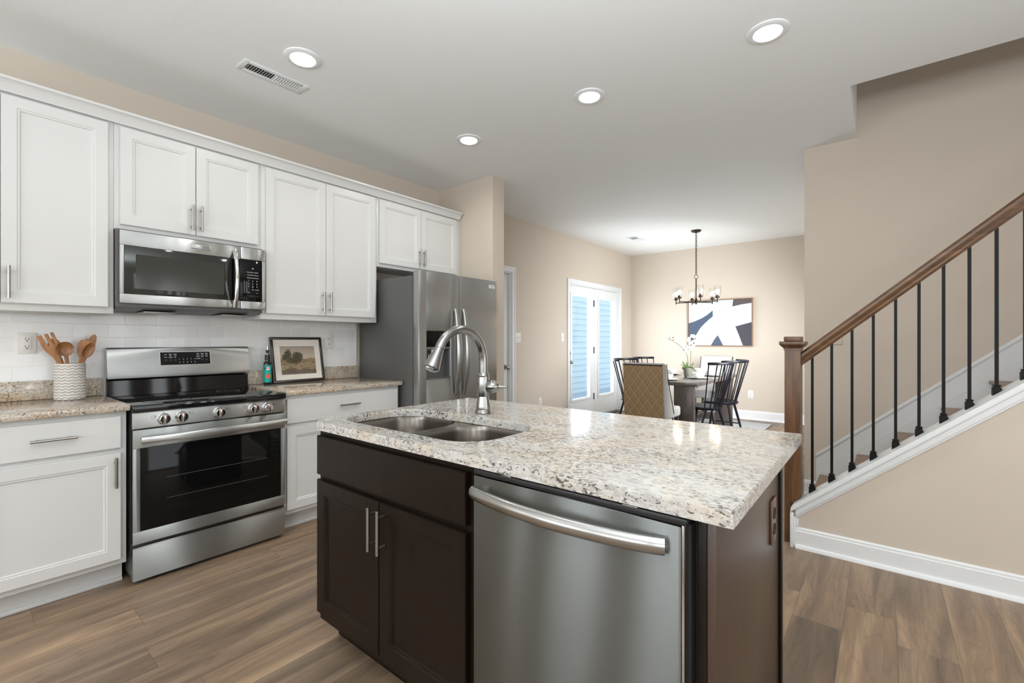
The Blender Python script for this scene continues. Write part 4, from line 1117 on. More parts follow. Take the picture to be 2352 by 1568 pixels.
# ------------------------------------------------------------------ switches, outlets, vents
def switch_plate(label, axis, c, p, wz, gang=1, w=0.075, h=0.125, toggles=True, outlet=False, cat='light switch', gfci=False, name='light_switch'):
    """axis 'x': on plane x=c facing +x, p=y centre; axis 'y': on plane y=c facing -y, p=x centre"""
    W = w + (gang - 1) * 0.046
    if axis == 'x':
        t = thing(name, label, cat, (c, p, wz)); bx = lambda b, a0, a1, z0, z1, d0, d1, bev=0: b.box(c + d0, c + d1, p + a0, p + a1, wz + z0, wz + z1, bev)
    else:
        t = thing(name, label, cat, (p, c, wz)); bx = lambda b, a0, a1, z0, z1, d0, d1, bev=0: b.box(p + a0, p + a1, c - d1, c - d0, wz + z0, wz + z1, bev)
    b = MB(); bx(b, -W / 2, W / 2, -h / 2, h / 2, 0.0004, 0.006, 0.002)
    obj('cover_plate', b, 'plate', t)
    b = MB(); sl_ = MB()
    if outlet:
        if gfci:
            bx(b, -0.017, 0.017, -0.034, 0.034, 0.0062, 0.009, 0.001)
        else:
            for z in (-0.02, 0.02): bx(b, -0.016, 0.016, z - 0.014, z + 0.014, 0.0062, 0.009, 0.003)
        for z in (-0.02, 0.02):
            bx(sl_, -0.0075, -0.0055, z - 0.002, z + 0.008, 0.0091, 0.0098); bx(sl_, 0.0055, 0.0075, z - 0.002, z + 0.008, 0.0091, 0.0098); bx(sl_, -0.003, 0.003, z - 0.010, z - 0.005, 0.0091, 0.0098)
        r = obj('receptacle', b, 'plate', t); obj('socket_slots', sl_, 'slot', r)
    elif toggles:
        for g in range(gang):
            a = (g - (gang - 1) / 2) * 0.046
            bx(b, a - 0.005, a + 0.005, -0.012, 0.012, 0.0062, 0.008, 0.001); bx(b, a - 0.0035, a + 0.0035, 0.0, 0.010, 0.0081, 0.016, 0.001)
        obj('toggle', b, 'greyprint' if False else 'plate', t)
    return t
switch_plate('white double switch on the beige wall between the white door and the french doors', 'x', 0.0, 4.562, 1.272, gang=2)
switch_plate('white single switch just beside the french door casing', 'x', 0.0, 5.605, 1.280)
switch_plate('white outlet low on the beige wall behind the island countertop edge', 'x', 0.0, 5.05, 0.405, outlet=True, cat='outlet', name='outlet')
switch_plate('white outlet low on the dining back wall beneath the abstract painting', 'y', 7.93, 1.985, 0.392, outlet=True, cat='outlet', name='outlet')
switch_plate('white outlet on the subway tile beside the wooden utensils', 'x', 0.0100, 0.283, 1.224, outlet=True, cat='outlet', gfci=True, h=0.115, w=0.072, name='outlet')
switch_plate('white outlet on the subway tile beside the framed landscape', 'x', 0.0100, 2.010, 1.231, outlet=True, cat='outlet', h=0.118, w=0.076, name='outlet')
# access cover on stair wall
o = obj('wall_cover_plate', MB().box(3.224, 3.350, 4.3705, 4.3797, 1.205, 1.330, 0.003), 'wall2'); tag(o, 'square beige cover plate on the stair wall behind the handrail', 'cover plate'); origin_to(o, (3.287, 4.375, 1.205))

def ceiling_vent(label, x0, x1, y0, y1, ny, dark_part=0.5):
    t = thing('ceiling_vent', label, 'vent', ((x0 + x1) / 2, (y0 + y1) / 2, CZ))
    b = MB(); z0, z1 = CZ - 0.006, CZ - 0.0005; f = 0.030
    b.box(x0, x1, y0, y0 + f, z0, z1, 0.002).box(x0, x1, y1 - f, y1, z0, z1, 0.002).box(x0, x0 + f, y0 + f, y1 - f, z0, z1, 0.002).box(x1 - f, x1, y0 + f, y1 - f, z0, z1, 0.002)
    obj('frame', b, 'trim', t)
    obj('duct_shade', MB().box(x0 + f, x1 - f, y0 + f, y1 - f, CZ - 0.0022, CZ - 0.0006), 'ventdark', t)  # thin dark sheet, painted shade in place of an open duct
    b = MB(); n = ny; mid = (y0 + y1) / 2
    b.box(x0 + f, x1 - f, mid - 0.006, mid + 0.006, z0, CZ - 0.0024)
    for k in range(n):
        y = y0 + f + (y1 - y0 - 2 * f) * (k + 0.5) / n
        s = -1 if y < mid else 1
        b.bar((x0 + f, y, CZ - 0.0055), (x1 - f, y, CZ - 0.0055), 0.0085, 0.0012, up=(0, 0.75 * s, 0.66))
    obj('louvres', b, 'trim', t)
    return t
ceiling_vent('long white ceiling vent beside the ceiling light over the range', 0.755, 0.880, 1.037, 1.400, 22)
ceiling_vent('small white ceiling vent over the dining area beside the chandelier', 0.59, 0.755, 6.45, 6.80, 18)

# recessed lights
rl = None
def ceiling_light(label, x, y, power=34, seen=True):
    global rl
    if rl is None:
        t = thing('ceiling_light', label, 'ceiling light', (x, y, CZ))
        o1 = obj('trim_ring', MB().lathe([(0.062, -0.004), (0.066, -0.010), (0.080, -0.011), (0.093, -0.005), (0.095, -0.0006)], (0, 0, 0), 40), 'trim', t, local=True)
        o2 = obj('diffuser', MB().lathe([(0, -0.0075), (0.045, -0.0072), (0.0615, -0.005), (0.0615, -0.0006), (0, -0.0006)], (0, 0, 0), 40), 'lampglow', t, local=True)
        rl = t
    else:
        t = dup(rl, (x, y, CZ), 0, label)
    l = bpy.data.lights.new('lamp', 'AREA'); l.shape = 'DISK'; l.size = 0.12; l.energy = power; l.color = (1, 0.98, 0.94); l.spread = math.radians(170)
    lo = bpy.data.objects.new('lamp', l); COL.objects.link(lo); lo.parent = t; lo.location = (0, 0, -0.014)
    lo.visible_camera = True
    return t
LP = 3.0
ceiling_light('round lit ceiling light beside the long ceiling vent', 1.127, 1.236, LP)
ceiling_light('round lit ceiling light nearest the stairwell opening', 3.146, 2.590, LP)
ceiling_light('round lit ceiling light between the stairwell light and the refrigerator light', 2.152, 2.565, LP)
ceiling_light('round lit ceiling light nearest the refrigerator', 1.118, 2.539, LP)
for x, y in ((2.14, 1.15), (3.15, 1.0), (1.5, -1.2), (4.2, -1.2), (5.6, 0.8)):
    l = bpy.data.lights.new('unseen_downlight', 'AREA'); l.shape = 'DISK'; l.size = 0.12; l.energy = LP; l.color = (1, 0.98, 0.94)
    lo = bpy.data.objects.new('unseen_downlight', l); COL.objects.link(lo); lo.location = (x, y, CZ - 0.01)

# ------------------------------------------------------------------ counter objects
ck = thing('utensil_crock', 'white ceramic crock with embossed waves holding wooden utensils', 'crock', (0.125, 0.437, CT))
r_ = 0.065
o = obj('crock', MB().lathe([(0, 0), (r_ - 0.004, 0), (r_, 0.004), (r_, 0.190), (r_ - 0.002, 0.195), (r_ - 0.006, 0.194), (r_ - 0.008, 0.185), (r_ - 0.008, 0.010), (0, 0.010)], (0, 0, 0.0004), 48), 'crock', ck, local=True)

def outline_solid(pts, th):
    """flat utensil outline in (across, up), thickness along local x"""
    b = MB(); b.prism([(a, z) for a, z in pts], 'x', -th / 2, th / 2, min(0.0015, th * 0.3)); return b
def utensil(name, label, build, base, lean_y, lean_x, m='teak', yaw=0.0, ks=1.15):
    b = build()
    for v in b.bm.verts: v.co.z *= ks; v.co.y *= 1.06
    o = obj(name, b, m, None)
    tag(o, label, 'utensil')
    o.location = base
    o.rotation_euler = (lean_y, lean_x, yaw)
    return o
def handle_pts(w0, w1, z0, z1): return [(-w0 / 2, z0), (w0 / 2, z0), (w1 / 2, z1), (-w1 / 2, z1)]
CKX, CKY = 0.125, 0.437
zb = CT + 0.015
def fork():
    L = 0.315
    pts = [(-0.007, 0), (0.007, 0), (0.010, 0.18), (0.014, 0.205), (0.030, 0.245), (0.033, 0.270), (0.033, L), (0.020, L), (0.019, 0.262), (0.014, 0.258), (0.013, 0.262), (0.012, L), (-0.002, L), (-0.003, 0.262), (-0.007, 0.258), (-0.010, 0.262), (-0.012, L), (-0.030, L), (-0.031, 0.270), (-0.028, 0.245), (-0.013, 0.205), (-0.010, 0.18)]
    return outline_solid(pts, 0.006)
def oval_spat(L=0.31, w=0.029, hl=0.09, slots=False):
    def f():
        pts = [(-0.007, 0), (0.007, 0), (0.009, L - hl - 0.03)]
        for k in range(0, 17):
            a = -PI / 2 + 0.25 + (PI - 0.25) * k / 16
            pts.append((w * math.cos(a), L - hl / 2 + hl / 2 * math.sin(a)))
        for k in range(1, 16):
            a = PI / 2 + (PI - 0.25) * k / 16
            pts.append((w * math.cos(a), L - hl / 2 + hl / 2 * math.sin(a)))
        pts.append((-0.009, L - hl - 0.03))
        return outline_solid(pts, 0.006)
    return f
def spork():
    L, w = 0.300, 0.034
    pts = [(-0.007, 0), (0.007, 0), (0.010, 0.19), (0.022, 0.215), (w, 0.250), (w, 0.275), (0.030, 0.290), (0.024, 0.279), (0.020, 0.296), (0.013, 0.281), (0.008, 0.300), (0.001, 0.283), (-0.005, 0.300), (-0.012, 0.287), (-0.024, 0.285), (-w, 0.262), (-0.028, 0.225), (-0.010, 0.19)]
    return outline_solid(pts, 0.006)
def spoon(rw=0.031, rh=0.033, L=0.262):
    def f():
        b = outline_solid([(-0.006, 0), (0.006, 0), (0.008, L - rh * 1.8), (-0.008, L - rh * 1.8)], 0.007)
        # shallow bowl
        t = MB(); n = 24
        prof = [(0.0, -0.012), (0.45, -0.010), (0.8, -0.005), (1.0, 0.002), (1.0, 0.005), (0.85, 0.0005), (0.5, -0.005), (0.0, -0.0065)]
        rings = []
        for r, d in prof:
            if r == 0: rings.append([t.bm.verts.new((d, 0, L - rh))])
            else: rings.append([t.bm.verts.new((d, rw * r * math.cos(2 * PI * j / n), L - rh + rh * r * math.sin(2 * PI * j / n))) for j in range(n)])
        for A, B in zip(rings, rings[1:]):
            for j in range(n):
                k = (j + 1) % n
                if len(A) == 1: t.bm.faces.new((A[0], B[j], B[k]))
                elif len(B) == 1: t.bm.faces.new((A[j], A[k], B[0]))
                else: t.bm.faces.new((A[j], A[k], B[k], B[j]))
        me = bpy.data.meshes.new('q'); t.bm.to_mesh(me); t.bm.free(); b.bm.from_mesh(me); bpy.data.meshes.remove(me)
        return b
    return f
utensil('wooden_fork', 'flat wooden fork with slotted tines leaning out of the crock', fork, (CKX + 0.012, CKY + 0.028, zb), 0.365, 0.04)
utensil('wooden_turner', 'plain wooden turner tucked behind the slotted fork', oval_spat(0.285, 0.026, 0.075), (CKX - 0.012, CKY + 0.020, zb), 0.27, -0.05)
utensil('wooden_spoon', 'dark round wooden spoon standing upright in the middle of the crock', spoon(0.034, 0.033, 0.255), (CKX + 0.036, CKY + 0.004, zb), 0.11, 0.05, 'teakd', ks=1.18)
utensil('wooden_spork', 'wooden spork with short notched tip in the crock', spork, (CKX + 0.005, CKY - 0.004, zb), -0.24, 0.02, ks=1.10)
utensil('wooden_spatula', 'narrow wooden spatula leaning out behind the small dark spoon', oval_spat(0.325, 0.018, 0.10), (CKX - 0.014, CKY - 0.024, zb), -0.37, -0.04, ks=1.12)
utensil('small_wooden_spoon', 'small dark wooden spoon leaning furthest toward the range', spoon(0.021, 0.038, 0.270), (CKX + 0.022, CKY - 0.026, zb), -0.375, 0.04, 'teakd', ks=1.16)

# oil bottle
bt = thing('oil_bottle', 'dark oil bottle with teal label and red fruit print beside the range', 'bottle', (0.120, 1.478, CT))
obj('bottle', MB().lathe([(0, 0), (0.024, 0), (0.026, 0.004), (0.026, 0.150), (0.024, 0.160), (0.0155, 0.168), (0.0150, 0.188), (0, 0.188)], (0, 0, 0.0004), 32), 'bottle', bt, local=True)
obj('cap', MB().lathe([(0.0160, 0.178), (0.0175, 0.180), (0.0170, 0.212), (0.0155, 0.215), (0, 0.215)], (0, 0, 0.0004), 28), 'black', bt, local=True)
lb = obj('label_wrap', MB().lathe([(0.0264, 0.018), (0.0264, 0.142)], (0, 0, 0), 40), 'teal', bt, local=True)
def onb(a, z, r=0.0268):   # a = angle around the bottle, 0 faces the camera
    th0 = math.atan2(0 - 1.478, 3.5945 - 0.12)
    return (r * math.cos(th0 + a), r * math.sin(th0 + a), z)
def patch(cols, z0f, z1f, r=0.0268):
    b = MB(); prev = None
    for a, z0, z1 in cols:
        cur = (b.bm.verts.new(onb(a, z0, r)), b.bm.verts.new(onb(a, z1, r)))
        if prev: b.bm.faces.new((prev[0], cur[0], cur[1], prev[1]))
        prev = cur
    return b
obj('fruit_print', patch([(0.25 + 0.55 * math.cos(PI - PI * k / 14), 0.062 - 0.0165 * math.sin(PI * k / 14) - 0.0001, 0.062 + 0.0155 * math.sin(PI * k / 14) + 0.0001) for k in range(15)], 0, 0), 'orange', lb, local=True)
obj('leaf_print', patch([(0.15 + 0.5 * k / 6, 0.079 + 0.012 * k / 6 - 0.003 * math.sin(PI * k / 6), 0.080 + 0.012 * k / 6 + 0.003 * math.sin(PI * k / 6)) for k in range(7)], 0, 0), 'green', lb, local=True)
obj('emblem_print', patch([(0.20 + 0.42 * math.cos(PI - PI * k / 12), 0.118 - 0.013 * math.sin(PI * k / 12) - .0001, 0.118 + 0.013 * math.sin(PI * k / 12) + .0001) for k in range(13)], 0, 0), 'matb', lb, local=True)
obj('emblem_spot', patch([(0.20 + 0.2 * math.cos(PI - PI * k / 8), 0.121 - 0.005 * math.sin(PI * k / 8) - .0001, 0.121 + 0.005 * math.sin(PI * k / 8) + .0001) for k in range(9)], 0, 0, 0.0270), 'red', lb, local=True)
obj('band_print', patch([(-1.3 + 1.0 * k / 6, 0.1165, 0.1225) for k in range(7)], 0, 0), 'slot', lb, local=True)

dc = thing('oil_decanter', 'clear glass decanter with steel pour spout half hidden behind the oil bottle', 'bottle', (0.062, 1.503, CT))
obj('bottle', MB().lathe([(0, 0), (0.024, 0), (0.026, 0.006), (0.026, 0.135), (0.022, 0.155), (0.011, 0.185), (0.010, 0.232), (0.012, 0.238), (0.009, 0.238), (0.0085, 0.185), (0.020, 0.152), (0.0235, 0.135), (0.0235, 0.008), (0, 0.006)], (0, 0, 0.0004), 32), 'glass', dc, local=True)
obj('stopper', MB().lathe([(0, 0.225), (0.0085, 0.225), (0.0085, 0.238), (0.013, 0.240), (0.013, 0.248), (0, 0.250)], (0, 0, 0.0004), 20), 'black', dc, local=True)
obj('pour_spout', MB().tube([(0, 0, 0.248), (0, 0.001, 0.268), (0.003, 0.004, 0.288), (0.010, 0.008, 0.302)], [0.0045, 0.004, 0.0032, 0.0028], 10), 'chrome', dc, local=True)

# framed landscape leaning on the wall
pf = thing('framed_landscape', 'framed painting of two trees on dunes leaning on the tiled wall', 'picture', (0.10, 1.73, CT))
W_, H_ = 0.400, 0.348; ang = -math.atan2(0.070, 0.342)
def tf(mb, m, name, par=pf):
    mt = Matrix.Rotation(ang, 4, 'Y')
    mb.xf(mt); return obj(name, mb, m, par, local=True)
b = MB(); fw = 0.019
for (a0, a1, z0, z1) in ((-W_ / 2, W_ / 2, 0, fw), (-W_ / 2, W_ / 2, H_ - fw, H_), (-W_ / 2, -W_ / 2 + fw, fw, H_ - fw), (W_ / 2 - fw, W_ / 2, fw, H_ - fw)):
    b.box(-0.012, 0.008, a0, a1, z0 + 0.0035, z1 + 0.0035, 0.002)
tf(b, 'framew', 'frame')
tf(MB().box(-0.010, 0.001, -W_ / 2 + fw + 0.0005, W_ / 2 - fw - 0.0005, fw + 0.004, H_ - fw + 0.003), 'matb', 'mat_board')
tf(MB().box(0.0012, 0.0018, -0.134, 0.136, 0.062, 0.280), 'landscape', 'print')

# ------------------------------------------------------------------ dining area
o = obj('area_rug', MB().box(0.55, 2.33, 4.72, 7.62, 0.0008, 0.010, 0.003), 'rug'); tag(o, 'pale grey rug under the dining table', 'rug'); origin_to(o, (1.45, 6.1, 0.0008))
TX0, TX1, TY0, TY1, TZ = 1.14, 1.985, 5.277, 7.045, 0.76
tb = thing('dining_table', 'grey-brown wooden dining table set for six under the chandelier', 'table', ((TX0 + TX1) / 2, (TY0 + TY1) / 2, 0.0105))
obj('tabletop', MB().box(TX0, TX1, TY0, TY1, TZ - 0.042, TZ, 0.003), 'tabletop', tb)
for x0, x1 in ((1.185, 1.405), (1.72, 1.94)):
    for y0, y1, s in ((TY0 + 0.010, TY0 + 0.085, 1), (TY1 - 0.085, TY1 - 0.010, -1)):
        b = MB().box(x0, x1, y0, y1, 0.0105, TZ - 0.0425, 0.003)
        yy = y1 if s > 0 else y0
        b.prism([(yy, TZ - 0.043), (yy + s * 0.10, TZ - 0.043)] + [(yy + s * (0.10 - 0.10 * math.sin(a)), TZ - 0.143 + 0.10 * math.cos(a) - 0.0) for a in [PI / 2 * k / 6 for k in range(1, 7)]], 'x', x0 + 0.02, x1 - 0.02)
        obj('leg', b, 'tablew', tb)
obj('stretcher', MB().box(1.53, 1.59, TY0 + 0.081, TY1 - 0.081, 0.10, 0.20, 0.003).box(1.405, 1.72, TY0 + 0.03, TY0 + 0.08, 0.10, 0.20, 0.003).box(1.405, 1.72, TY1 - 0.08, TY1 - 0.03, 0.10, 0.20, 0.003), 'tablew', tb)

# upholstered host chair (faces +y, back plane at y = 0)
hc = thing('host_chair', 'upholstered host chair with tan quilted back at the near table end', 'chair', (0, 0, 0))
def soft(b, x0, x1, y0, y1, z0, z1, bev): b.box(x0, x1, y0, y1, z0, z1, bev, 4); return b
ZF = 0.0130
b = MB()
# reclined back shell with side that deepens toward the seat
side = [(0.000, 0.40), (0.27, 0.40), (0.235, 0.50), (0.155, 0.66), (0.095, 0.80), (0.060, 0.92), (0.045, 0.975), (-0.030, 0.985), (-0.034, 0.96)]
b.prism([(y, z) for y, z in side], 'x', -0.230, 0.230, 0.012)
obj('backrest', b, 'linen', hc, local=True)
b = MB()
def backq(x0, x1):
    pts = []
    for z, y in ((0.40, -0.003), (0.955, -0.037)):
        pts.append((z, y))
    (z0, y0), (z1, y1) = pts
    A = [b.bm.verts.new(p) for p in ((x0, y0, z0), (x1, y0, z0), (x1 - .0, y1, z1), (x0, y1, z1))]
    B = [b.bm.verts.new((p[0], p[1] - 0.006, p[2])) for p in ((x0 + .006, y0, z0), (x1 - .006, y0, z0), (x1 - .006, y1, z1 - .006), (x0 + .006, y1, z1 - .006))]
    b.bm.faces.new(B)
    for i in range(4): b.bm.faces.new((A[i], A[(i + 1) % 4], B[(i + 1) % 4], B[i]))
backq(-0.222, 0.222)
obj('quilted_panel', b, 'tan', hc, local=True)
b = MB()
for s in (-1, 1):
    b.tube([(s * 0.2325, y, z) for y, z in [(0.27, 0.42), (0.235, 0.50), (0.155, 0.66), (0.095, 0.80), (0.060, 0.92), (0.045, 0.972)]], 0.0045, 8)
b.tube([(-0.222, -0.040, 0.962), (0.222, -0.040, 0.962)], 0.006, 8)
obj('piping', b, 'piping', hc, local=True)
obj('seat', soft(MB(), -0.230, 0.230, 0.05, 0.50, 0.37, 0.485, 0.025), 'linen', hc, local=True)
for x in (-0.20, 0.20):
    for y in (0.04, 0.45):
        obj('leg', MB().bar((x, y, 0), (x, y, 0.395), 0.036, 0.036, up=(1, 0, 0)), 'tablew', hc, local=True)
hc.location = (1.580, 4.765, ZF); hc.rotation_euler = (0, 0, 0)
hc2 = dup(hc, (1.590, 7.565, ZF), math.radians(180), 'pale upholstered host chair at the far table end under the abstract painting')

# windsor chair (faces +y; seat centre at origin)
wc = thing('windsor_chair', 'x', 'chair', (0, 0, 0), 'black spindle-back chairs')
pts = []
for k in range(32):
    a = 2 * PI * k / 32; x = 0.215 * math.copysign(abs(math.cos(a)) ** 0.75, math.cos(a)); y = 0.20 * math.copysign(abs(math.sin(a)) ** 0.85, math.sin(a))
    pts.append((x * (1 + 0.12 * (y / 0.2)), y))
b = MB(); b.prism(pts, 'z', 0.430, 0.462, 0.008)
obj('seat', b, 'blackwood', wc, local=True)
def arcp(t_, hw, dp, y0, z):   # t in -1..1 along the curved rail
    a = t_ * 1.15
    return Vector((hw * math.sin(a) / math.sin(1.15), y0 - dp * (math.cos(a) - math.cos(1.15)) / (1 - math.cos(1.15)), z))
rail = [arcp(-1 + 2 * k / 24, 0.285, 0.20, -0.115, 0.965) for k in range(25)]
obj('top_rail', MB().tube(rail, 0.0155, 10, flat=(1.0, 0.62)), 'blackwood', wc, local=True)
for k in range(9):
    t_ = -0.97 + 1.94 * k / 8
    p1 = arcp(t_, 0.285, 0.20, -0.115, 0.962); p0 = arcp(t_, 0.185, 0.13, -0.045, 0.455)
    obj('spindle', MB().cyl(p0, p1, 0.0065, n=8), 'blackwood', wc, local=True)
for x in (-1, 1):
    for y in (-1, 1):
        obj('leg', MB().tube([(x * 0.13, y * 0.12, 0.435), (x * 0.18, y * 0.17, 0.20), (x * 0.225, y * 0.21, 0.0)], [0.015, 0.015, 0.010], 10), 'blackwood', wc, local=True)
obj('stretcher', MB().cyl((-0.19, -0.178, 0.16), (-0.19, 0.178, 0.16), 0.008, n=8).cyl((0.19, -0.178, 0.16), (0.19, 0.178, 0.16), 0.008, n=8).cyl((-0.19, 0, 0.16), (0.19, 0, 0.16), 0.008, n=8), 'blackwood', wc, local=True)
wc['label'] = 'black spindle-back chair on the stair side of the table, nearest the island'
wc.location = (1.965, 5.62, ZF); wc.rotation_euler = (0, 0, math.radians(90))
G = 'black spindle-back chairs'
dup(wc, (1.985, 6.235, ZF), math.radians(90), 'black spindle-back chair on the stair side, nearest the painting wall', G)
dup(wc, (1.045, 5.80, ZF), math.radians(-90), 'black spindle-back chair on the french door side, just behind the quilted chair', G)
dup(wc, (1.045, 6.40, ZF), math.radians(-90), 'black spindle-back chair on the french door side, farther along the table', G)

# place settings
pl = None
def setting(x, y, where):
    global pl, bw
    if pl is None:
        pl = obj('dinner_plate', MB().lathe([(0, 0.001), (0.075, 0.0), (0.085, 0.003), (0.135, 0.014), (0.138, 0.017), (0.133, 0.017), (0.085, 0.007), (0, 0.005)], (0, 0, 0), 40), 'china')
        tag(pl, 'white dinner plate ' + where, 'plate', 'white dinner plates on the table'); pl.location = (x, y, TZ + 0.0005)
        bw = obj('soup_bowl', MB().lathe([(0, 0.0), (0.040, 0.0), (0.045, 0.004), (0.066, 0.022), (0.076, 0.045), (0.079, 0.066), (0.076, 0.066), (0.072, 0.045), (0.061, 0.025), (0.040, 0.010), (0, 0.008)], (0, 0, 0), 40), 'china')
        tag(bw, 'white bowl on the plate ' + where, 'bowl', 'white bowls on the plates'); bw.location = (x, y, TZ + 0.0085)
    else:
        p = pl.copy(); COL.objects.link(p); p.location = (x, y, TZ + 0.0005); p['label'] = 'white dinner plate ' + where
        q = bw.copy(); COL.objects.link(q); q.location = (x, y, TZ + 0.0085); q['label'] = 'white bowl on the plate ' + where
setting(1.800, 5.93, 'before the black chair on the stair side nearest the island')
setting(1.810, 6.50, 'before the black chair on the stair side nearest the painting')
setting(1.275, 5.85, 'before the black chair just behind the quilted chair')
setting(1.270, 6.45, 'before the farther black chair on the french door side')
setting(1.565, 5.48, 'just past the quilted tan host chair')
setting(1.55, 6.84, 'before the pale far host chair')

# orchid
oc = thing('potted_orchid', 'white orchid in a grey-green pot on the dining table', 'plant', (1.585, 6.20, TZ + 0.0005))
obj('pot', MB().lathe([(0, 0), (0.045, 0), (0.049, 0.008), (0.062, 0.100), (0.064, 0.118), (0.059, 0.118), (0.056, 0.098), (0, 0.095)], (0, 0, 0), 32), 'potgrey', oc, local=True)
cdir = Vector((math.cos(math.radians(38.92)), math.sin(math.radians(38.92)), 0))  # across direction of the spray
ndir = Vector((math.sin(math.radians(38.92)), -math.cos(math.radians(38.92)), 0))
def cp_(a, z, n=0.0): return cdir * a + ndir * n + Vector((0, 0, z))
def leaf_strip(path, wmax):
    b = MB(); n = len(path) - 1; prev = None
    for i, p in enumerate(path):
        d = (path[min(i + 1, n)] - path[max(i - 1, 0)]).normalized(); sd_ = d.cross(ndir)
        if sd_.length < 1e-3: sd_ = Vector((0, 0, 1))
        sd_.normalize(); ww = wmax * math.sin(PI * (0.12 + 0.88 * (i / n)) ** 0.9) + 0.001
        cur = (b.bm.verts.new(p + sd_ * ww + ndir * 0.004), b.bm.verts.new(p), b.bm.verts.new(p - sd_ * ww + ndir * 0.004))
        if prev:
            b.bm.faces.new((prev[0], cur[0], cur[1], prev[1])); b.bm.faces.new((prev[1], cur[1], cur[2], prev[2]))
        prev = cur
    return b
def arc(p0, p1, p2, n=8):
    return [p0 * (1 - t) ** 2 + p1 * 2 * t * (1 - t) + p2 * t * t for t in [k / n for k in range(n + 1)]]
for (p0, p1, p2, wd) in ((cp_(-.01, .10), cp_(-.05, .16), cp_(-.085, .205), .010), (cp_(-.02, .10), cp_(-.08, .13), cp_(-.075, .09), .020), (cp_(.01, .10), cp_(.05, .15), cp_(.075, .185), .012),
                         (cp_(.02, .10), cp_(.07, .14), cp_(.105, .04), .010), (cp_(0, .10, .02), cp_(-.01, .13, .05), cp_(.05, .11, .08), .018), (cp_(-.01, .1), cp_(-.06, .15), cp_(-.10, .16), .007), (cp_(0, .1), cp_(-.02, .15), cp_(-.02, .20), .010)):
    obj('leaf', leaf_strip(arc(p0, p1, p2), wd), 'leaf', oc, local=True)
s1 = arc(cp_(.005, .09), cp_(0.0, .28), cp_(-.03, .32), 8) + arc(cp_(-.03, .32), cp_(-.09, .42), cp_(-.265, .50), 10)[1:]
s2 = arc(cp_(.03, .09), cp_(.045, .35), cp_(.035, .43), 8) + arc(cp_(.035, .43), cp_(.05, .50), cp_(.075, .545), 6)[1:]
obj('flower_stem', MB().tube(s1, [0.0042] * 6 + [0.003] * (len(s1) - 6), 8), 'stem', oc, local=True)
obj('flower_stem', MB().tube(s2, 0.0038, 8), 'stem', oc, local=True)
def flower(p, s, m='petal', face=None):
    b = MB(); face = (face or (ndir + Vector((random.uniform(-.6, .6), random.uniform(-.6, .6), random.uniform(-.4, .5))))).normalized()
    u = face.cross(Vector((0, 0, 1))).normalized(); v = face.cross(u)
    for k in range(5):
        a = 2 * PI * k / 5 + random.uniform(-.2, .2); d = u * math.cos(a) + v * math.sin(a); e_ = face.cross(d)
        pw = s * (0.42 if k % 2 else 0.55)
        c = b.bm.verts.new(p); L1 = b.bm.verts.new(p + d * s * 0.6 + e_ * pw + face * s * .1); R1_ = b.bm.verts.new(p + d * s * 0.6 - e_ * pw + face * s * .1)
        T1 = b.bm.verts.new(p + d * s * 1.0 + e_ * pw * .5 - face * s * .05); T2 = b.bm.verts.new(p + d * s * 1.0 - e_ * pw * .5 - face * s * .05)
        b.bm.faces.new((c, L1, T1, T2, R1_)) if False else (b.bm.faces.new((c, L1, T1)), b.bm.faces.new((c, T1, T2)), b.bm.faces.new((c, T2, R1_)))
    fo = obj('blossom', b, m, oc, local=True)
    obj('lip', MB().ball(p + face * s * 0.15, s * 0.16, n=8), 'yellow', fo, local=True)
for (a, z, s) in ((-.005, .37, .034), (-.04, .345, .032), (.02, .34, .034), (.05, .40, .034), (.03, .43, .030), (.065, .46, .030), (.02, .475, .026), (.075, .53, .030), (.04, .535, .024), (-.02, .40, .028),
                  (-.10, .43, .024), (-.135, .455, .022), (-.165, .475, .020), (-.19, .48, .018), (-.075, .405, .022), (.005, .50, .022)):
    flower(cp_(a, z, random.uniform(-.02, .03)), s)
b = MB()
for (a, z, r) in ((-.205, .515, .008), (-.20, .485, .009), (-.245, .515, .006), (-.252, .495, .005), (.07, .44, .010), (.035, .415, .009), (.05, .485, .009), (.09, .505, .008)): b.ball(cp_(a, z, 0.02), r, n=8)
obj('bud', b, 'budd', oc, local=True)

# chandelier
CX, CY = 1.552, 6.65
ch = thing('chandelier', 'six-arm bronze chandelier with clear glass shades over the dining table', 'chandelier', (CX, CY, 1.74))
obj('canopy', MB().lathe([(0, -0.0006), (0.066, -0.0006), (0.066, -0.012), (0.050, -0.026), (0.010, -0.030), (0.008, -0.040), (0, -0.040)], (CX, CY, CZ), 32), 'bronze', ch)
b = MB(); z = CZ - 0.045; k = 0
while z > 2.165:
    n = 12; pts = []
    for j in range(n):
        a = 2 * PI * j / n; u, vv = 0.0095 * math.cos(a), 0.019 * math.sin(a)
        pts.append((CX + (u if k % 2 == 0 else u * .3), CY + (u * .3 if k % 2 == 0 else u), z - 0.016 + vv))
    b.tube(pts, 0.0036, 6, closed=True); z -= 0.0305; k += 1
obj('chain', b, 'bronze', ch)
b = MB().tube([(CX + 0.026 * math.cos(2 * PI * j / 20) * math.cos(.68), CY + 0.026 * math.cos(2 * PI * j / 20) * math.sin(.68), 2.130 + 0.026 * math.sin(2 * PI * j / 20)) for j in range(20)], 0.0035, 8, closed=True)
obj('ring', b, 'bronze', ch)
obj('stem', MB().cyl((CX, CY, 2.103), (CX, CY, 1.80), 0.008, n=14).lathe([(0, 0.06), (0.012, 0.055), (0.016, 0.03), (0.026, 0.015), (0.026, -0.008), (0.012, -0.014), (0.012, -0.03), (0, -0.034)], (CX, CY, 1.775), 20), 'bronze', ch)
fwd = Vector((CX - 3.5945, CY, 0)).normalized(); rgt = Vector((fwd.y, -fwd.x, 0))
RR = 0.285
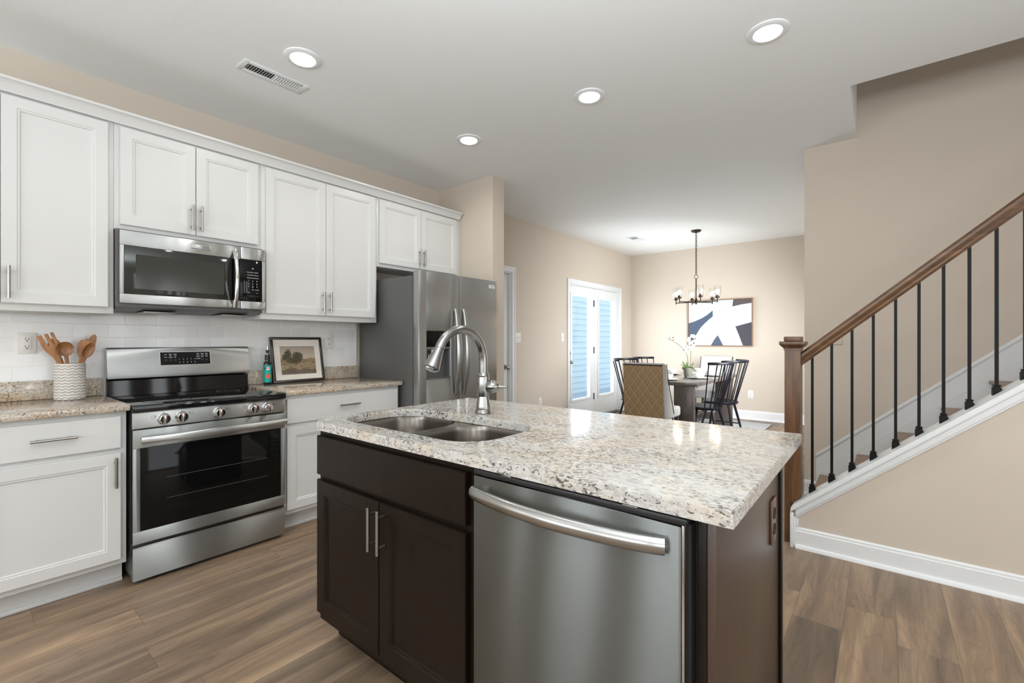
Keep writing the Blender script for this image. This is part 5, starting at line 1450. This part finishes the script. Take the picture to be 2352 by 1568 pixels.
for k, ad in enumerate((11, 71, 131, 191, 251, 311)):
    a = math.radians(ad); d = rgt * math.sin(a) - fwd * math.cos(a)
    c = Vector((CX, CY, 1.775)); e_ = c + d * RR
    obj('arm', MB().cyl(c + d * 0.015, e_, 0.0062, n=10).cyl(e_ - Vector((0, 0, 0.018)), e_ + Vector((0, 0, 0.040)), 0.0072, n=12), 'bronze', ch)
    sk2 = obj('socket', MB().lathe([(0, 0.038), (0.010, 0.038), (0.026, 0.046), (0.030, 0.056), (0.030, 0.062), (0.016, 0.062), (0.016, 0.088), (0, 0.088)], tuple(e_), 20), 'bronze', ch)
    lit = k != 0
    obj('bulb', MB().lathe([(0, 0.088), (0.010, 0.088), (0.013, 0.100), (0.023, 0.128), (0.022, 0.145), (0.012, 0.158), (0, 0.161)], tuple(e_), 18), 'bulb' if lit else 'bulboff', sk2)
    gs = obj('glass_shade', MB().lathe([(0.031, 0.0625), (0.043, 0.064), (0.045, 0.070), (0.045, 0.215)], tuple(e_), 28), 'shade', sk2) if 'shade' in M else None
    if gs is None:
        ms, Ns, Ls, Ps = new_mat('thin_shade_glass'); Ns.remove(Ps)
        t1 = Ns.new('ShaderNodeBsdfTransparent'); t1.inputs[0].default_value = (0.97, 0.97, 0.96, 1); g1_ = Ns.new('ShaderNodeBsdfGlossy'); g1_.inputs['Roughness'].default_value = 0.02
        lw = Ns.new('ShaderNodeLayerWeight'); lw.inputs[0].default_value = 0.18; mm = Ns.new('ShaderNodeMixShader')
        Ls.new(lw.outputs['Facing'], mm.inputs[0]); Ls.new(t1.outputs[0], mm.inputs[1]); Ls.new(g1_.outputs[0], mm.inputs[2]); Ls.new(mm.outputs[0], Ns['Material Output'].inputs[0])
        M['shade'] = ms
        obj('glass_shade', MB().lathe([(0.031, 0.0625), (0.043, 0.064), (0.045, 0.070), (0.045, 0.215)], tuple(e_), 28), 'shade', sk2)
    if lit:
        l = bpy.data.lights.new('lamp', 'POINT'); l.energy = 2.5; l.color = (1, 0.92, 0.80); l.shadow_soft_size = 0.025
        lo = bpy.data.objects.new('lamp', l); COL.objects.link(lo); lo.parent = ch; lo.location = e_ + Vector((0, 0, 0.135)) - Vector((CX, CY, 1.74))

# abstract painting
ar = thing('abstract_painting', 'abstract painting of white bands over slate and charcoal shapes on the dining wall', 'painting', (1.525, 7.915, 1.145))
AX0, AX1, AZ0, AZ1 = 1.033, 2.020, 1.143, 1.900
YC = 7.898
b = MB()
for (x0, x1, z0, z1) in ((AX0, AX0 + 0.010, AZ0, AZ1), (AX1 - 0.010, AX1, AZ0, AZ1), (AX0 + .010, AX1 - .010, AZ0, AZ0 + 0.010), (AX0 + .010, AX1 - .010, AZ1 - 0.010, AZ1)):
    b.box(x0, x1, 7.888, 7.9295, z0, z1, 0.001)
obj('frame', b, 'artframe', ar)
cw0, cw1, ch0, ch1 = AX0 + 0.013, AX1 - 0.013, AZ0 + 0.013, AZ1 - 0.013
cv = obj('canvas', MB().box(cw0, cw1, YC, 7.926, ch0, ch1), 'canvas', ar)
def ap(px, py):
    s = (px - 175) / 1275.0; top_ = 446 - 46 * s; bot = 1331 + 21 * s
    t_ = min(1, max(0, (py - top_) / (bot - top_)))
    return (cw0 + min(1, max(0, s)) * (cw1 - cw0), ch1 - t_ * (ch1 - ch0))
def shape(name, pts, m):
    b = MB(); b.prism([ap(*p) for p in pts], 'y', YC - 0.0022, YC - 0.0002); obj(name, b, m, cv)
shape('painted_shape', [(175, 885), (300, 850), (450, 790), (570, 720), (685, 630), (688, 750), (600, 820), (520, 890), (440, 970), (370, 1070), (310, 1180), (265, 1340), (175, 1340)], 'artblue')
shape('painted_shape', [(1098, 380), (1450, 380), (1450, 485), (1250, 515), (1080, 555)], 'artbrown')
shape('painted_shape', [(1140, 960), (1450, 875), (1450, 1360), (1285, 1360), (1210, 1140)], 'artcoal')
shape('painted_shape', [(650, 1350), (720, 1220), (790, 1135), (840, 1230), (895, 1350)], 'artblue')
# raised stripes in the white
b = MB()
for i in range(16):
    x = 760 + i * 20
    p = [(x, 440), (x + 6, 700), (x + 2 - (8 - i) * 2, 900), (x - (8 - i) * 14, 1100)]
    if i < 8: p.append((x - (8 - i) * 26 - 60, 1325))
    else: p.append((x + (i - 8) * 12 + 110, 1325))
    pts = [Vector((ap(*q)[0], YC - 0.0006, ap(*q)[1])) for q in p]
    b.tube(pts, 0.0018, 5)
obj('raised_stripes', b, 'canvas', cv)
